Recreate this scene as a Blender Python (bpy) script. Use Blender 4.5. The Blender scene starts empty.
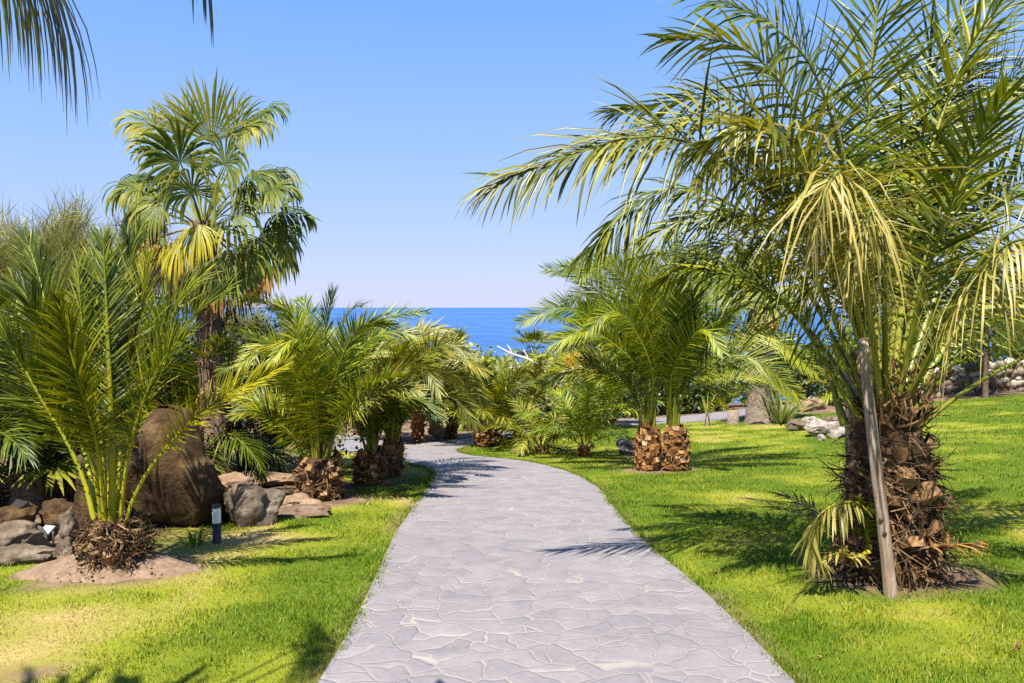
import bpy, math, random
import numpy as np
from mathutils import Vector, noise as mnoise
from mathutils.geometry import delaunay_2d_cdt

random.seed(7)
RNG = np.random.default_rng(11)
sc = bpy.context.scene
COL = sc.collection
R = math.radians

# ------------------------------------------------------------------ camera
CAM_H = 1.65
F = 796.0
TH = math.atan(34.5 / F)
cam_d = bpy.data.cameras.new('camera')
cam_d.sensor_width = 36.0
cam_d.lens = F / 1024 * 36
cam_d.clip_start = 0.05
cam_d.clip_end = 120000
cam = bpy.data.objects.new('camera', cam_d)
cam.location = (0, 0, CAM_H)
cam.rotation_euler = (math.pi / 2 - TH, 0, 0)
COL.objects.link(cam)
sc.camera = cam


# ------------------------------------------------------------------ terrain
def sp(x, k=1.0):
    return np.logaddexp(0, np.asarray(x, float) * k) / k


def vnoise(x, y, seed=0):
    x = np.asarray(x, float); y = np.asarray(y, float)
    xi = np.floor(x); yi = np.floor(y)
    fx = x - xi; fy = y - yi
    fx = fx * fx * (3 - 2 * fx); fy = fy * fy * (3 - 2 * fy)

    def h(a, b):
        v = np.sin(a * 127.1 + b * 311.7 + seed * 74.7) * 43758.5453
        return v - np.floor(v)
    return (h(xi, yi) * (1 - fx) + h(xi + 1, yi) * fx) * (1 - fy) + (h(xi, yi + 1) * (1 - fx) + h(xi + 1, yi + 1) * fx) * fy


def fbm(x, y, seed=0, o=4):
    s = 0; a = .5; f = 1.0
    for i in range(o):
        s = s + a * vnoise(x * f, y * f, seed + i); a *= .5; f *= 2.03
    return s


def hz(x, y):
    x = np.asarray(x, float); y = np.asarray(y, float)
    z = -0.09 * (sp(y - 3.4, 1.6) - sp(-3.4, 1.6))
    z = z - 0.34 * sp(y - 42, .25)
    z = z + 0.075 * np.minimum(sp(x - 3.4, 1.2), 14)
    z = z + 0.05 * np.minimum(sp(-x - 3.6, 1.5), 10)
    return z


RIGHT = np.array((1, 0, 0.)); UPV = np.array((0, math.sin(TH), math.cos(TH))); FWD = np.array((0, math.cos(TH), -math.sin(TH)))
CAMP = np.array((0, 0, CAM_H))


def P(px, py, d):
    """world point seen at photo pixel (px, py) at depth d"""
    return CAMP + d * (FWD + RIGHT * (px - 512) / F + UPV * (341.5 - py) / F)


def G(px, py):
    lo, hi = 0.5, 90.0
    ds = np.concatenate([np.linspace(1.5, 40, 800), np.linspace(40.2, 120, 300)])
    pts = CAMP + ds[:, None] * (FWD + RIGHT * (px - 512) / F + UPV * (341.5 - py) / F)
    below = pts[:, 2] <= hz(pts[:, 0], pts[:, 1])
    i = int(np.argmax(below)) if below.any() else len(ds) - 1
    a, b = (ds[i - 1], ds[i]) if i else (ds[0], ds[0])
    for _ in range(30):
        m = (a + b) / 2
        p = P(px, py, m)
        if p[2] <= hz(p[0], p[1]): b = m
        else: a = m
    p = P(px, py, b)
    p[2] = float(hz(p[0], p[1]))
    return p


def depth(p):
    return float((np.asarray(p) - CAMP) @ FWD)


# ------------------------------------------------------------------ mesh builder
class MB:
    def __init__(s):
        s.V = []; s.var = []; s.F = []; s.n = 0

    def add(s, v, faces, mat=0, var=0.5, smooth=True):
        """v (n,3); faces: int array (m,k) or list of tuples"""
        v = np.asarray(v, float).reshape(-1, 3)
        if isinstance(faces, np.ndarray):
            s.F.append((faces + s.n, mat, smooth))
        else:
            by = {}
            for f in faces: by.setdefault(len(f), []).append(f)
            for k, fs in by.items(): s.F.append((np.array(fs, int) + s.n, mat, smooth))
        s.V.append(v)
        va = np.asarray(var, float)
        s.var.append(np.full(len(v), float(va)) if va.ndim == 0 else va)
        s.n += len(v)

    def mesh(s, name):
        me = bpy.data.meshes.new(name)
        if s.n == 0: return me
        V = np.concatenate(s.V).astype(np.float32)
        me.vertices.add(len(V)); me.vertices.foreach_set('co', V.ravel())
        li = np.concatenate([f.ravel() for f, m, sm in s.F]).astype(np.int32)
        tot = np.concatenate([np.full(len(f), f.shape[1]) for f, m, sm in s.F]).astype(np.int32)
        mi = np.concatenate([np.full(len(f), m) for f, m, sm in s.F]).astype(np.int32)
        smo = np.concatenate([np.full(len(f), sm) for f, m, sm in s.F]).astype(bool)
        st = np.concatenate([[0], np.cumsum(tot)[:-1]]).astype(np.int32)
        me.loops.add(len(li)); me.loops.foreach_set('vertex_index', li)
        me.polygons.add(len(tot)); me.polygons.foreach_set('loop_start', st)
        try: me.polygons.foreach_set('loop_total', tot)
        except Exception: pass
        me.polygons.foreach_set('material_index', mi)
        me.polygons.foreach_set('use_smooth', smo)
        a = me.attributes.new('var', 'FLOAT', 'POINT')
        a.data.foreach_set('value', np.concatenate(s.var).astype(np.float32))
        me.update(calc_edges=True)
        return me

    def build(s, name, mats, parent=None):
        me = s.mesh(name)
        for m in (mats if isinstance(mats, (list, tuple)) else [mats]): me.materials.append(m)
        o = bpy.data.objects.new(name, me); COL.objects.link(o)
        if parent is not None: o.parent = parent
        return o


def nrm(v):
    v = np.asarray(v, float)
    return v / np.maximum(np.linalg.norm(v, axis=-1, keepdims=True), 1e-9)


def frames(pts, ref):
    """tangent, side, normal along a polyline; ref = approximate normal"""
    pts = np.asarray(pts, float)
    t = nrm(np.gradient(pts, axis=0))
    ref = np.broadcast_to(np.asarray(ref, float), t.shape)
    n = nrm(ref - t * (ref * t).sum(1, keepdims=True))
    b = np.cross(t, n)
    return t, b, n


def tube(mb, pts, rad, k=6, mat=0, var=.5, flat=1.0, ref=None, cap=True, smooth=True):
    pts = np.asarray(pts, float); m = len(pts)
    rad = np.broadcast_to(np.asarray(rad, float), (m,))
    if ref is None:
        d = nrm(pts[-1] - pts[0])
        ref = np.array((0, 1., 0)) if abs(d[1]) < .9 else np.array((1., 0, 0))
    t, b, n = frames(pts, ref)
    a = np.linspace(0, 2 * math.pi, k, endpoint=False)
    v = pts[:, None, :] + rad[:, None, None] * (b[:, None, :] * np.cos(a)[None, :, None] + flat * n[:, None, :] * np.sin(a)[None, :, None])
    i = np.arange(m - 1)[:, None] * k; j = np.arange(k)[None, :]; jn = (j + 1) % k
    f = np.stack([i + j, i + jn, i + k + jn, i + k + j], -1).reshape(-1, 4)
    va = np.asarray(var, float)
    if va.ndim == 1: va = np.repeat(va, k)
    mb.add(v.reshape(-1, 3), f, mat, va, smooth)
    if cap and rad[-1] > .004:
        mb.F.append((np.array([[mb.n - k + q for q in range(k)]]), mat, False))


def catmull(pts, m=24):
    p = np.asarray(pts, float)
    p = np.vstack([2 * p[0] - p[1], p, 2 * p[-1] - p[-2]])
    out = []
    for i in range(1, len(p) - 2):
        for u in np.linspace(0, 1, 16, endpoint=False):
            a, b, c, d = p[i - 1:i + 3]
            out.append(.5 * ((2 * b) + (-a + c) * u + (2 * a - 5 * b + 4 * c - d) * u * u + (-a + 3 * b - 3 * c + d) * u ** 3))
    out.append(p[-2]); out = np.array(out)
    L = np.concatenate([[0], np.cumsum(np.linalg.norm(np.diff(out, axis=0), axis=1))])
    q = np.linspace(0, L[-1], m)
    return np.stack([np.interp(q, L, out[:, k]) for k in range(3)], 1), L[-1]


def box(mb, c, size, mat=0, var=.5, rz=0, smooth=False):
    x, y, z = [q / 2 for q in size]
    v = np.array([(sx * x, sy * y, sz * z) for sz in (-1, 1) for sx, sy in ((-1, -1), (1, -1), (1, 1), (-1, 1))])
    cz, s_ = math.cos(rz), math.sin(rz)
    v = np.stack([v[:, 0] * cz - v[:, 1] * s_, v[:, 0] * s_ + v[:, 1] * cz, v[:, 2]], 1) + np.asarray(c)
    mb.add(v, [(0, 3, 2, 1), (4, 5, 6, 7), (0, 1, 5, 4), (1, 2, 6, 5), (2, 3, 7, 6), (3, 0, 4, 7)], mat, var, smooth)


# ------------------------------------------------------------------ materials
def mat_new(name):
    m = bpy.data.materials.new(name); m.use_nodes = True
    nt = m.node_tree; nt.nodes.clear()
    out = nt.nodes.new('ShaderNodeOutputMaterial')
    return m, nt, out


def N(nt, typ, **kw):
    n = nt.nodes.new(typ)
    for k, v in kw.items():
        if k.startswith('i_'):
            key = k[2:]
            n.inputs[int(key) if key.isdigit() else key].default_value = v
        else: setattr(n, k, v)
    return n


def ramp(nt, stops, interp='LINEAR'):
    n = nt.nodes.new('ShaderNodeValToRGB')
    cr = n.color_ramp; cr.interpolation = interp
    while len(cr.elements) < len(stops): cr.elements.new(.5)
    for e, (p, c) in zip(cr.elements, stops):
        e.position = p; e.color = (*c, 1)
    return n


def leaf_mat(name, c0, c1, c2, trans=.23, rough=.42, spec=.38, hv=.5, nscale=9.0):
    """dark - mid - light colour by the per-leaf random 'var'; Object random varies whole fronds"""
    m, nt, out = mat_new(name)
    at = N(nt, 'ShaderNodeAttribute', attribute_name='var')
    oi = N(nt, 'ShaderNodeObjectInfo')
    tc = N(nt, 'ShaderNodeTexCoord')
    no = N(nt, 'ShaderNodeTexNoise', i_Scale=nscale, i_Detail=2.0)
    nt.links.new(tc.outputs['Object'], no.inputs['Vector'])
    ad = N(nt, 'ShaderNodeMath', operation='MULTIPLY_ADD', i_1=.5, i_2=-.25)
    nt.links.new(no.outputs['Fac'], ad.inputs[0])
    a2 = N(nt, 'ShaderNodeMath', operation='ADD')
    nt.links.new(at.outputs['Fac'], a2.inputs[0]); nt.links.new(ad.outputs[0], a2.inputs[1])
    a3 = N(nt, 'ShaderNodeMath', operation='MULTIPLY_ADD', i_1=hv, i_2=-hv / 2)
    nt.links.new(oi.outputs['Random'], a3.inputs[0])
    a4 = N(nt, 'ShaderNodeMath', operation='ADD')
    nt.links.new(a2.outputs[0], a4.inputs[0]); nt.links.new(a3.outputs[0], a4.inputs[1])
    rp = ramp(nt, [(0.05, c0), (.5, c1), (.95, c2)])
    nt.links.new(a4.outputs[0], rp.inputs[0])
    p = N(nt, 'ShaderNodeBsdfPrincipled', i_Roughness=rough)
    p.inputs['Specular IOR Level'].default_value = spec
    nt.links.new(rp.outputs[0], p.inputs['Base Color'])
    tr = N(nt, 'ShaderNodeBsdfTranslucent')
    hs = N(nt, 'ShaderNodeHueSaturation', i_Hue=.485, i_Saturation=1.1, i_Value=1.5)
    nt.links.new(rp.outputs[0], hs.inputs['Color']); nt.links.new(hs.outputs[0], tr.inputs['Color'])
    mx = N(nt, 'ShaderNodeMixShader', i_0=trans)
    nt.links.new(p.outputs[0], mx.inputs[1]); nt.links.new(tr.outputs[0], mx.inputs[2])
    nt.links.new(mx.outputs[0], out.inputs[0])
    return m


def rough_mat(name, c0, c1, c2, scale=6.0, detail=6.0, bump=.4, rough=.85, spec=.25, coord='Object', bscale=None, usevar=.5, bdist=.02, stretch=(1, 1, 1)):
    m, nt, out = mat_new(name)
    tc = N(nt, 'ShaderNodeTexCoord')
    mp = N(nt, 'ShaderNodeMapping'); mp.inputs['Scale'].default_value = stretch
    nt.links.new(tc.outputs[coord], mp.inputs['Vector'])
    no = N(nt, 'ShaderNodeTexNoise', i_Scale=scale, i_Detail=detail, i_Roughness=.65)
    nt.links.new(mp.outputs[0], no.inputs['Vector'])
    at = N(nt, 'ShaderNodeAttribute', attribute_name='var')
    a = N(nt, 'ShaderNodeMath', operation='MULTIPLY_ADD', i_1=usevar, i_2=-usevar / 2)
    nt.links.new(at.outputs['Fac'], a.inputs[0])
    b = N(nt, 'ShaderNodeMath', operation='ADD')
    nt.links.new(no.outputs['Fac'], b.inputs[0]); nt.links.new(a.outputs[0], b.inputs[1])
    rp = ramp(nt, [(.25, c0), (.5, c1), (.75, c2)])
    nt.links.new(b.outputs[0], rp.inputs[0])
    p = N(nt, 'ShaderNodeBsdfPrincipled', i_Roughness=rough)
    p.inputs['Specular IOR Level'].default_value = spec
    nt.links.new(rp.outputs[0], p.inputs['Base Color'])
    n2 = N(nt, 'ShaderNodeTexNoise', i_Scale=(bscale or scale * 3), i_Detail=8.0, i_Roughness=.7)
    nt.links.new(mp.outputs[0], n2.inputs['Vector'])
    bp = N(nt, 'ShaderNodeBump', i_Strength=bump, i_Distance=bdist)
    nt.links.new(n2.outputs['Fac'], bp.inputs['Height'])
    nt.links.new(bp.outputs[0], p.inputs['Normal'])
    nt.links.new(p.outputs[0], out.inputs[0])
    return m


M = {}
# date palm foliage
M['leaf'] = leaf_mat('palm_leaf', (0.0228, 0.0420, 0.0021), (0.0881, 0.1206, 0.0041), (0.2736, 0.2651, 0.0133))
M['leaf_bright'] = leaf_mat('palm_leaf_bright', (0.0390, 0.0768, 0.0021), (0.1169, 0.1658, 0.0041), (0.3334, 0.3268, 0.0120))
M['leaf_olive'] = leaf_mat('palm_leaf_olive', (0.0420, 0.0528, 0.0050), (0.1273, 0.1354, 0.0114), (0.3182, 0.2850, 0.0359), rough=.4)
M['leaf_pale'] = leaf_mat('palm_leaf_pale', (.160, .155, .020), (.300, .260, .050), (.440, .350, .110), trans=.35)
M['leaf_yellow'] = leaf_mat('palm_leaf_yellow', (0.179, 0.183, 0.0080), (0.378, 0.329, 0.0120), (0.525, 0.415, 0.0300), trans=.3)
M['leaf_dry'] = leaf_mat('palm_leaf_dry', (.10, .045, .012), (.26, .12, .025), (.42, .24, .07), trans=.15, rough=.7)
M['leaf_lime'] = leaf_mat('palm_leaf_lime', (.045, .085, .003), (.115, .170, .006), (.24, .27, .015))
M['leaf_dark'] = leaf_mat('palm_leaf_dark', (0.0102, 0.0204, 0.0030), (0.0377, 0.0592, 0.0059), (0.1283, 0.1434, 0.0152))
M['fan'] = leaf_mat('fan_leaf', (.022, .048, .003), (.080, .112, .006), (.27, .245, .030), rough=.5, spec=.2)
M['fan_pale'] = leaf_mat('fan_leaf_pale', (.05, .08, .010), (.13, .155, .022), (.36, .33, .07), trans=.3, rough=.5, spec=.2)
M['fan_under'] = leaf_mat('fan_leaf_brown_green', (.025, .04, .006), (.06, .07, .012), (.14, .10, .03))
M['stalk'] = leaf_mat('green_stalk', (0.0616, 0.0848, 0.0064), (0.1309, 0.1538, 0.0119), (0.2527, 0.2375, 0.0285), trans=.05, rough=.4, nscale=4)
M['stalk_yellow'] = leaf_mat('yellow_stalk', (.075, .125, .008), (.20, .215, .010), (.50, .38, .014), trans=.05, rough=.4, nscale=4, hv=.15)
M['stalk_brown'] = leaf_mat('brown_stalk', (.05, .03, .012), (.13, .08, .03), (.24, .15, .06), trans=.0, rough=.7)
# bark
M['boot'] = rough_mat('palm_trunk_boots', (.055, .021, .007), (.18, .076, .022), (.38, .19, .065), scale=14, bump=.6, usevar=.6)
M['boot_cut'] = rough_mat('palm_cut_ends', (.12, .055, .022), (.27, .15, .07), (.42, .29, .17), scale=26, bump=.4)
M['fibre'] = rough_mat('palm_fibre', (.035, .018, .008), (.115, .062, .026), (.28, .17, .08), scale=18, bump=.7, usevar=.9)
M['bark'] = rough_mat('bark', (.05, .034, .022), (.13, .085, .055), (.24, .17, .12), scale=9, bump=.7, stretch=(1, 1, .35))
M['bark_grey'] = rough_mat('pale_bark', (.085, .062, .045), (.19, .145, .115), (.33, .27, .22), scale=9, bump=.7, stretch=(1, 1, 2.5))
M['post'] = rough_mat('weathered_post', (.11, .07, .042), (.26, .19, .13), (.42, .34, .26), scale=10, bump=.5, stretch=(3, 3, .35))
M['deadwood'] = rough_mat('bleached_wood', (.34, .29, .25), (.52, .46, .42), (.66, .60, .56), scale=12, bump=.4)
M['wire'] = rough_mat('tie_wire', (.02, .012, .008), (.04, .025, .015), (.08, .05, .03), scale=20, bump=.1)
# stone
M['rock'] = rough_mat('garden_rock', (.040, .030, .020), (.115, .085, .056), (.27, .215, .155), scale=7, bump=.8, bdist=.03)
M['boulder'] = rough_mat('brown_boulder', (.024, .012, .005), (.062, .034, .012), (.17, .105, .042), scale=4.5, bump=1.0, bdist=.05, detail=9)
M['ledge'] = rough_mat('red_earth_ledge', (.09, .055, .032), (.20, .128, .078), (.32, .22, .14), scale=7, bump=.8)
M['pale_rock'] = rough_mat('pale_rock', (.10, .085, .068), (.24, .205, .17), (.40, .36, .31), scale=8, bump=.6)
M['wallstone'] = rough_mat('wall_stone', (.075, .056, .040), (.175, .135, .10), (.32, .27, .22), scale=3.5, bump=.7, usevar=1.0)
M['metal_dark'] = rough_mat('dark_metal', (.014, .010, .009), (.02, .015, .013), (.03, .023, .02), scale=20, bump=.05, rough=.45, spec=.5)
M['opal'] = rough_mat('opal_diffuser', (.70, .70, .62), (.76, .76, .69), (.8, .8, .73), scale=5, bump=0, rough=.3, spec=.5)
M['fruit'] = leaf_mat('orange_fruit_bunch', (.38, .14, .008), (.55, .24, .012), (.68, .38, .03), trans=.1)
# other foliage
M['shrub'] = leaf_mat('shrub_leaf', (0.0273, 0.0527, 0.0027), (0.0927, 0.1451, 0.0057), (0.2337, 0.2679, 0.0113), nscale=1.5)
M['shrub_lime'] = leaf_mat('shrub_leaf_lime', (0.0546, 0.0793, 0.0032), (0.1665, 0.1943, 0.0075), (0.3524, 0.3277, 0.0180), nscale=1.5)
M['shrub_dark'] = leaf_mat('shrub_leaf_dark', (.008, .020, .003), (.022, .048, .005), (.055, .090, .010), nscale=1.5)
M['shrub_grey'] = leaf_mat('shrub_leaf_grey', (0.066, 0.083, 0.022), (0.143, 0.154, 0.050), (0.253, 0.242, 0.099), nscale=1.5)
M['wisp'] = leaf_mat('wispy_twig', (0.088, 0.094, 0.0180), (0.188, 0.194, 0.0400), (0.338, 0.312, 0.0900), nscale=1.0, trans=.3)
M['pine'] = leaf_mat('pine_needle', (0.0254, 0.0507, 0.0023), (0.1082, 0.1468, 0.0075), (0.2755, 0.2840, 0.0193), nscale=2, trans=.25)
M['agave'] = leaf_mat('sword_leaf', (.08, .11, .02), (.19, .21, .05), (.34, .33, .11), nscale=3)
M['dry_leaf'] = leaf_mat('fallen_leaf', (.08, .03, .01), (.20, .09, .03), (.34, .19, .08), trans=.1, rough=.7)


# ------------------------------------------------------------------ naming
def thing(name, label, cat, loc=(0, 0, 0), rz=0, group=None):
    o = bpy.data.objects.new(name, None); COL.objects.link(o)
    o.empty_display_size = .2
    o.location = tuple(float(q) for q in loc); o.rotation_euler = (0, 0, rz)
    o['label'] = label; o['category'] = cat
    if group: o['group'] = group
    return o


def tag(o, label, cat, group=None):
    o['label'] = label; o['category'] = cat
    if group: o['group'] = group
    return o


def dup(root, loc, rz, label, scale=1.0, group=None):
    r = root.copy(); COL.objects.link(r)
    r.location = tuple(float(q) for q in loc); r.rotation_euler = (0, 0, rz); r.scale = (scale,) * 3
    r['label'] = label
    if group: r['group'] = group
    for ch in root.children:
        c = ch.copy(); COL.objects.link(c); c.parent = r
    return r


#@@PART2
# ------------------------------------------------------------------ palm generators
def leaflets(mb, C, s, nrml, lmax, n, s0=.2, vang=30, vjit=16, droop=.15, w=.03, a0=72, a1=22, rag=.12, mat=0, drop_t=None, rng=RNG, sides=(1, -1), lean=0.0, miss=.03, vsd=.2):
    """pinnate leaflets along a rachis polyline C with normals nrml"""
    m = len(C)
    u = np.linspace(0, 1, m)
    for sg in sides:
        q = np.sort(np.clip(np.linspace(s0, .995, n) + rng.normal(0, .25 / n, n), s0 * .9, 1))
        q = q[rng.random(n) > miss]
        k = len(q)
        p = np.stack([np.interp(q, u, C[:, i]) for i in range(3)], 1)
        t = nrm(np.stack([np.interp(q, u, s[:, i]) for i in range(3)], 1))
        nn = np.stack([np.interp(q, u, nrml[:, i]) for i in range(3)], 1)
        nn = nrm(nn - t * (nn * t).sum(1, keepdims=True))
        b = np.cross(t, nn) * sg
        x = np.clip((q - s0) / (1 - s0), 0, 1)
        prof = np.minimum(1, (x / .22 + .12)) ** .7 * (1 - .62 * np.clip((x - .4) / .6, 0, 1) ** 1.7)
        L = lmax * prof * (1 + rng.normal(0, rag, k))
        L = np.maximum(L, lmax * .06)
        al = np.radians(a0 + (a1 - a0) * x ** 1.1 + rng.normal(0, 5, k))
        ve = np.radians(vang + rng.normal(0, vjit, k))
        d = t * np.cos(al)[:, None] + (b * np.cos(ve)[:, None] + nn * np.sin(ve)[:, None]) * np.sin(al)[:, None]
        d = nrm(d)
        nl = nrm(nn - d * (nn * d).sum(1, keepdims=True) + rng.normal(0, .12, (k, 3)))
        wd = nrm(np.cross(d, nl))
        g = np.abs(droop * (1 + rng.normal(0, .35, k)))
        rows = []
        T = (0, .3, .65, 1.0); W = (.45, 1, .75, .06)
        cur = p.copy(); prev = 0
        dd = d.copy()
        for tt, ww in zip(T, W):
            st = (tt - prev) * L[:, None]
            dd = nrm(dd + np.array((0, 0, -1.)) * (g * (tt - prev) * 2.2)[:, None])
            cur = cur + dd * st if tt else cur
            prev = tt
            hw = (w * ww * (.75 + .25 * prof))[:, None]
            rows += [cur - wd * hw / 2, cur - nl * hw * .22, cur + wd * hw / 2]
        V = np.stack(rows, 1)                       # k, 12, 3
        f0 = np.array([(0, 1, 4, 3), (1, 2, 5, 4), (3, 4, 7, 6), (4, 5, 8, 7), (6, 7, 10, 9), (7, 8, 11, 10)])
        Fa = (np.arange(k)[:, None, None] * 12 + f0[None]).reshape(-1, 4)
        va = np.clip(rng.normal(.5, vsd, k), 0, 1)
        va = np.repeat(va, 12).reshape(k, 12)
        va[:, 9:] += .18                            # paler dry tips
        mb.add(V.reshape(-1, 3), Fa, mat, va.ravel(), True)


def frond_mesh(pts, lmax, n=60, r0=.022, s0=.22, inward=(0, 0, 0), twist=0, thorns=True, rach_mat=1, face=0, **kw):
    """one feather frond along way points (local coordinates)"""
    C, L = catmull(pts, 72)
    t = nrm(np.gradient(C, axis=0))
    ref = np.array((0, 0, 1.0)) * (.25 + np.clip(1 - np.abs(t[:, 2:3]), 0, 1)) + np.asarray(inward, float) * np.abs(t[:, 2:3])
    ref = nrm(ref) * (1 - abs(face)) + face * np.array((0, -1., .15))
    nn = nrm(ref - t * (ref * t).sum(1, keepdims=True))
    if twist:
        b = np.cross(t, nn); a = np.linspace(0, twist, len(C))[:, None]
        nn = nn * np.cos(a) + b * np.sin(a)
    mb = MB()
    u = np.linspace(0, 1, len(C))
    rad = r0 * (1 - u) ** .8 * np.where(u < .12, 1 + (0.12 - u) * 7, 1) + .0022
    b = np.cross(t, nn)
    k = 6
    a = np.linspace(0, 2 * math.pi, k, endpoint=False)
    v = C[:, None] + rad[:, None, None] * (b[:, None] * np.cos(a)[None, :, None] + .6 * nn[:, None] * np.sin(a)[None, :, None])
    i = np.arange(len(C) - 1)[:, None] * k; j = np.arange(k)[None]; jn = (j + 1) % k
    f = np.stack([i + j, i + jn, i + k + jn, i + k + j], -1).reshape(-1, 4)
    mb.add(v.reshape(-1, 3), f, rach_mat, np.repeat(.35 + .4 * (1 - u), k), True)
    leaflets(mb, C, t, nn, lmax, n, s0=s0, **kw)
    if thorns:
        kk = dict(kw); kk.update(vang=40, vjit=25, droop=0, w=.012, a0=55, a1=40, rag=.3)
        leaflets(mb, C[:28], t[:28], nn[:28], lmax * .22, 9, s0=.35, **kk)
    return mb


def proc_pts(az, el, L, bend, r=.1, z=0, m=9, sway=0.0, power=1.4):
    """way points of a frond leaving the crown at azimuth az, elevation el (radians), bending down by bend"""
    out = [np.array((math.cos(az) * r, math.sin(az) * r, z))]
    for i in range(m):
        s = (i + .5) / m
        e = el - bend * s ** power
        aa = az + sway * s
        out.append(out[-1] + L / m * np.array((math.cos(e) * math.cos(aa), math.cos(e) * math.sin(aa), math.sin(e))))
    return out


def boot_trunk(mb, H, r_of, nb=60, bw=.11, bh=.13, out=.05, cutp=.6, rng=RNG, x0=0, y0=0, lean=0):
    """palm stem wrapped in a spiral of cut leaf bases"""
    zs = np.linspace(-.08, H, 12)
    tube(mb, [(x0, y0, z) for z in zs], [r_of(max(0, min(1, z / H))) * .93 for z in zs], 16, 0, .25)
    for i in range(nb):
        u = (i + .5) / nb
        a = i * 2.39996 + rng.normal(0, .08)
        z = u * H * .97; r = r_of(u) * .93
        w = bw * (1 + rng.normal(0, .2)); h = bh * (1 + rng.normal(0, .22)); o = out * max(.3, 1 + rng.normal(0, .4)); z += rng.normal(0, .012)
        ca, sa = math.cos(a), math.sin(a)
        er = np.array((ca, sa, 0)); et = np.array((-sa, ca, 0)); ez = np.array((0, 0, 1.))
        c = np.array((x0, y0, z)) + er * r
        top = h * .55
        vs = [c - ez * h * .5 - er * .01, c - ez * .05 * h + et * w * .5 - er * .02, c - ez * .05 * h - et * w * .5 - er * .02,
              c - ez * h * .28 + er * o * .55,
              c + ez * top + et * w * .30 + er * o * .55, c + ez * top - et * w * .30 + er * o * .55,
              c + ez * top * .35 + et * w * .24 + er * o * 1.5, c + ez * top * .35 - et * w * .24 + er * o * 1.5,
              c + et * w * .42 + er * o * .9, c - et * w * .42 + er * o * .9]
        va = float(np.clip(rng.normal(.5, .28), 0, 1))
        mb.add(vs, [(0, 3, 8, 1), (0, 2, 9, 3), (3, 9, 7, 6, 8), (1, 8, 6, 4), (2, 5, 7, 9)], 0, va, False)
        mb.add(np.array(vs)[[4, 6, 7, 5]], [(0, 1, 2, 3)], 1 if rng.random() < cutp else 0, va, False)


def fibres(mb, n, r_of, H, ln=.16, w=.012, mat=0, rng=RNG, x0=0, y0=0, hang=.4, z0=0):
    """loose ribbons of dry fibre lying on a stem"""
    for i in range(n):
        a = rng.uniform(0, 6.283); u = rng.random()
        z = z0 + u * H; r = r_of(u)
        er = np.array((math.cos(a), math.sin(a), 0)); et = np.array((-er[1], er[0], 0))
        d = nrm(et * rng.normal(0, 1) + np.array((0, 0, rng.normal(-hang, .8))) + er * abs(rng.normal(.25, .3)))
        p = np.array((x0, y0, z)) + er * (r + rng.uniform(0, .02))
        L = ln * rng.uniform(.4, 1.4)
        pts = [p + d * L * q + er * .05 * math.sin(q * 3.1) * rng.uniform(0, 1) for q in (0, .33, .66, 1)]
        ww = w * rng.uniform(.4, 1.3)
        sd = nrm(np.cross(d, er) + rng.normal(0, .3, 3))
        V = []
        for q, pp in enumerate(pts): V += [pp - sd * ww * (.5 - .12 * q), pp + sd * ww * (.5 - .12 * q)]
        mb.add(V, [(0, 1, 3, 2), (2, 3, 5, 4), (4, 5, 7, 6)], mat, float(np.clip(rng.normal(.5, .25), 0, 1)), True)


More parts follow.
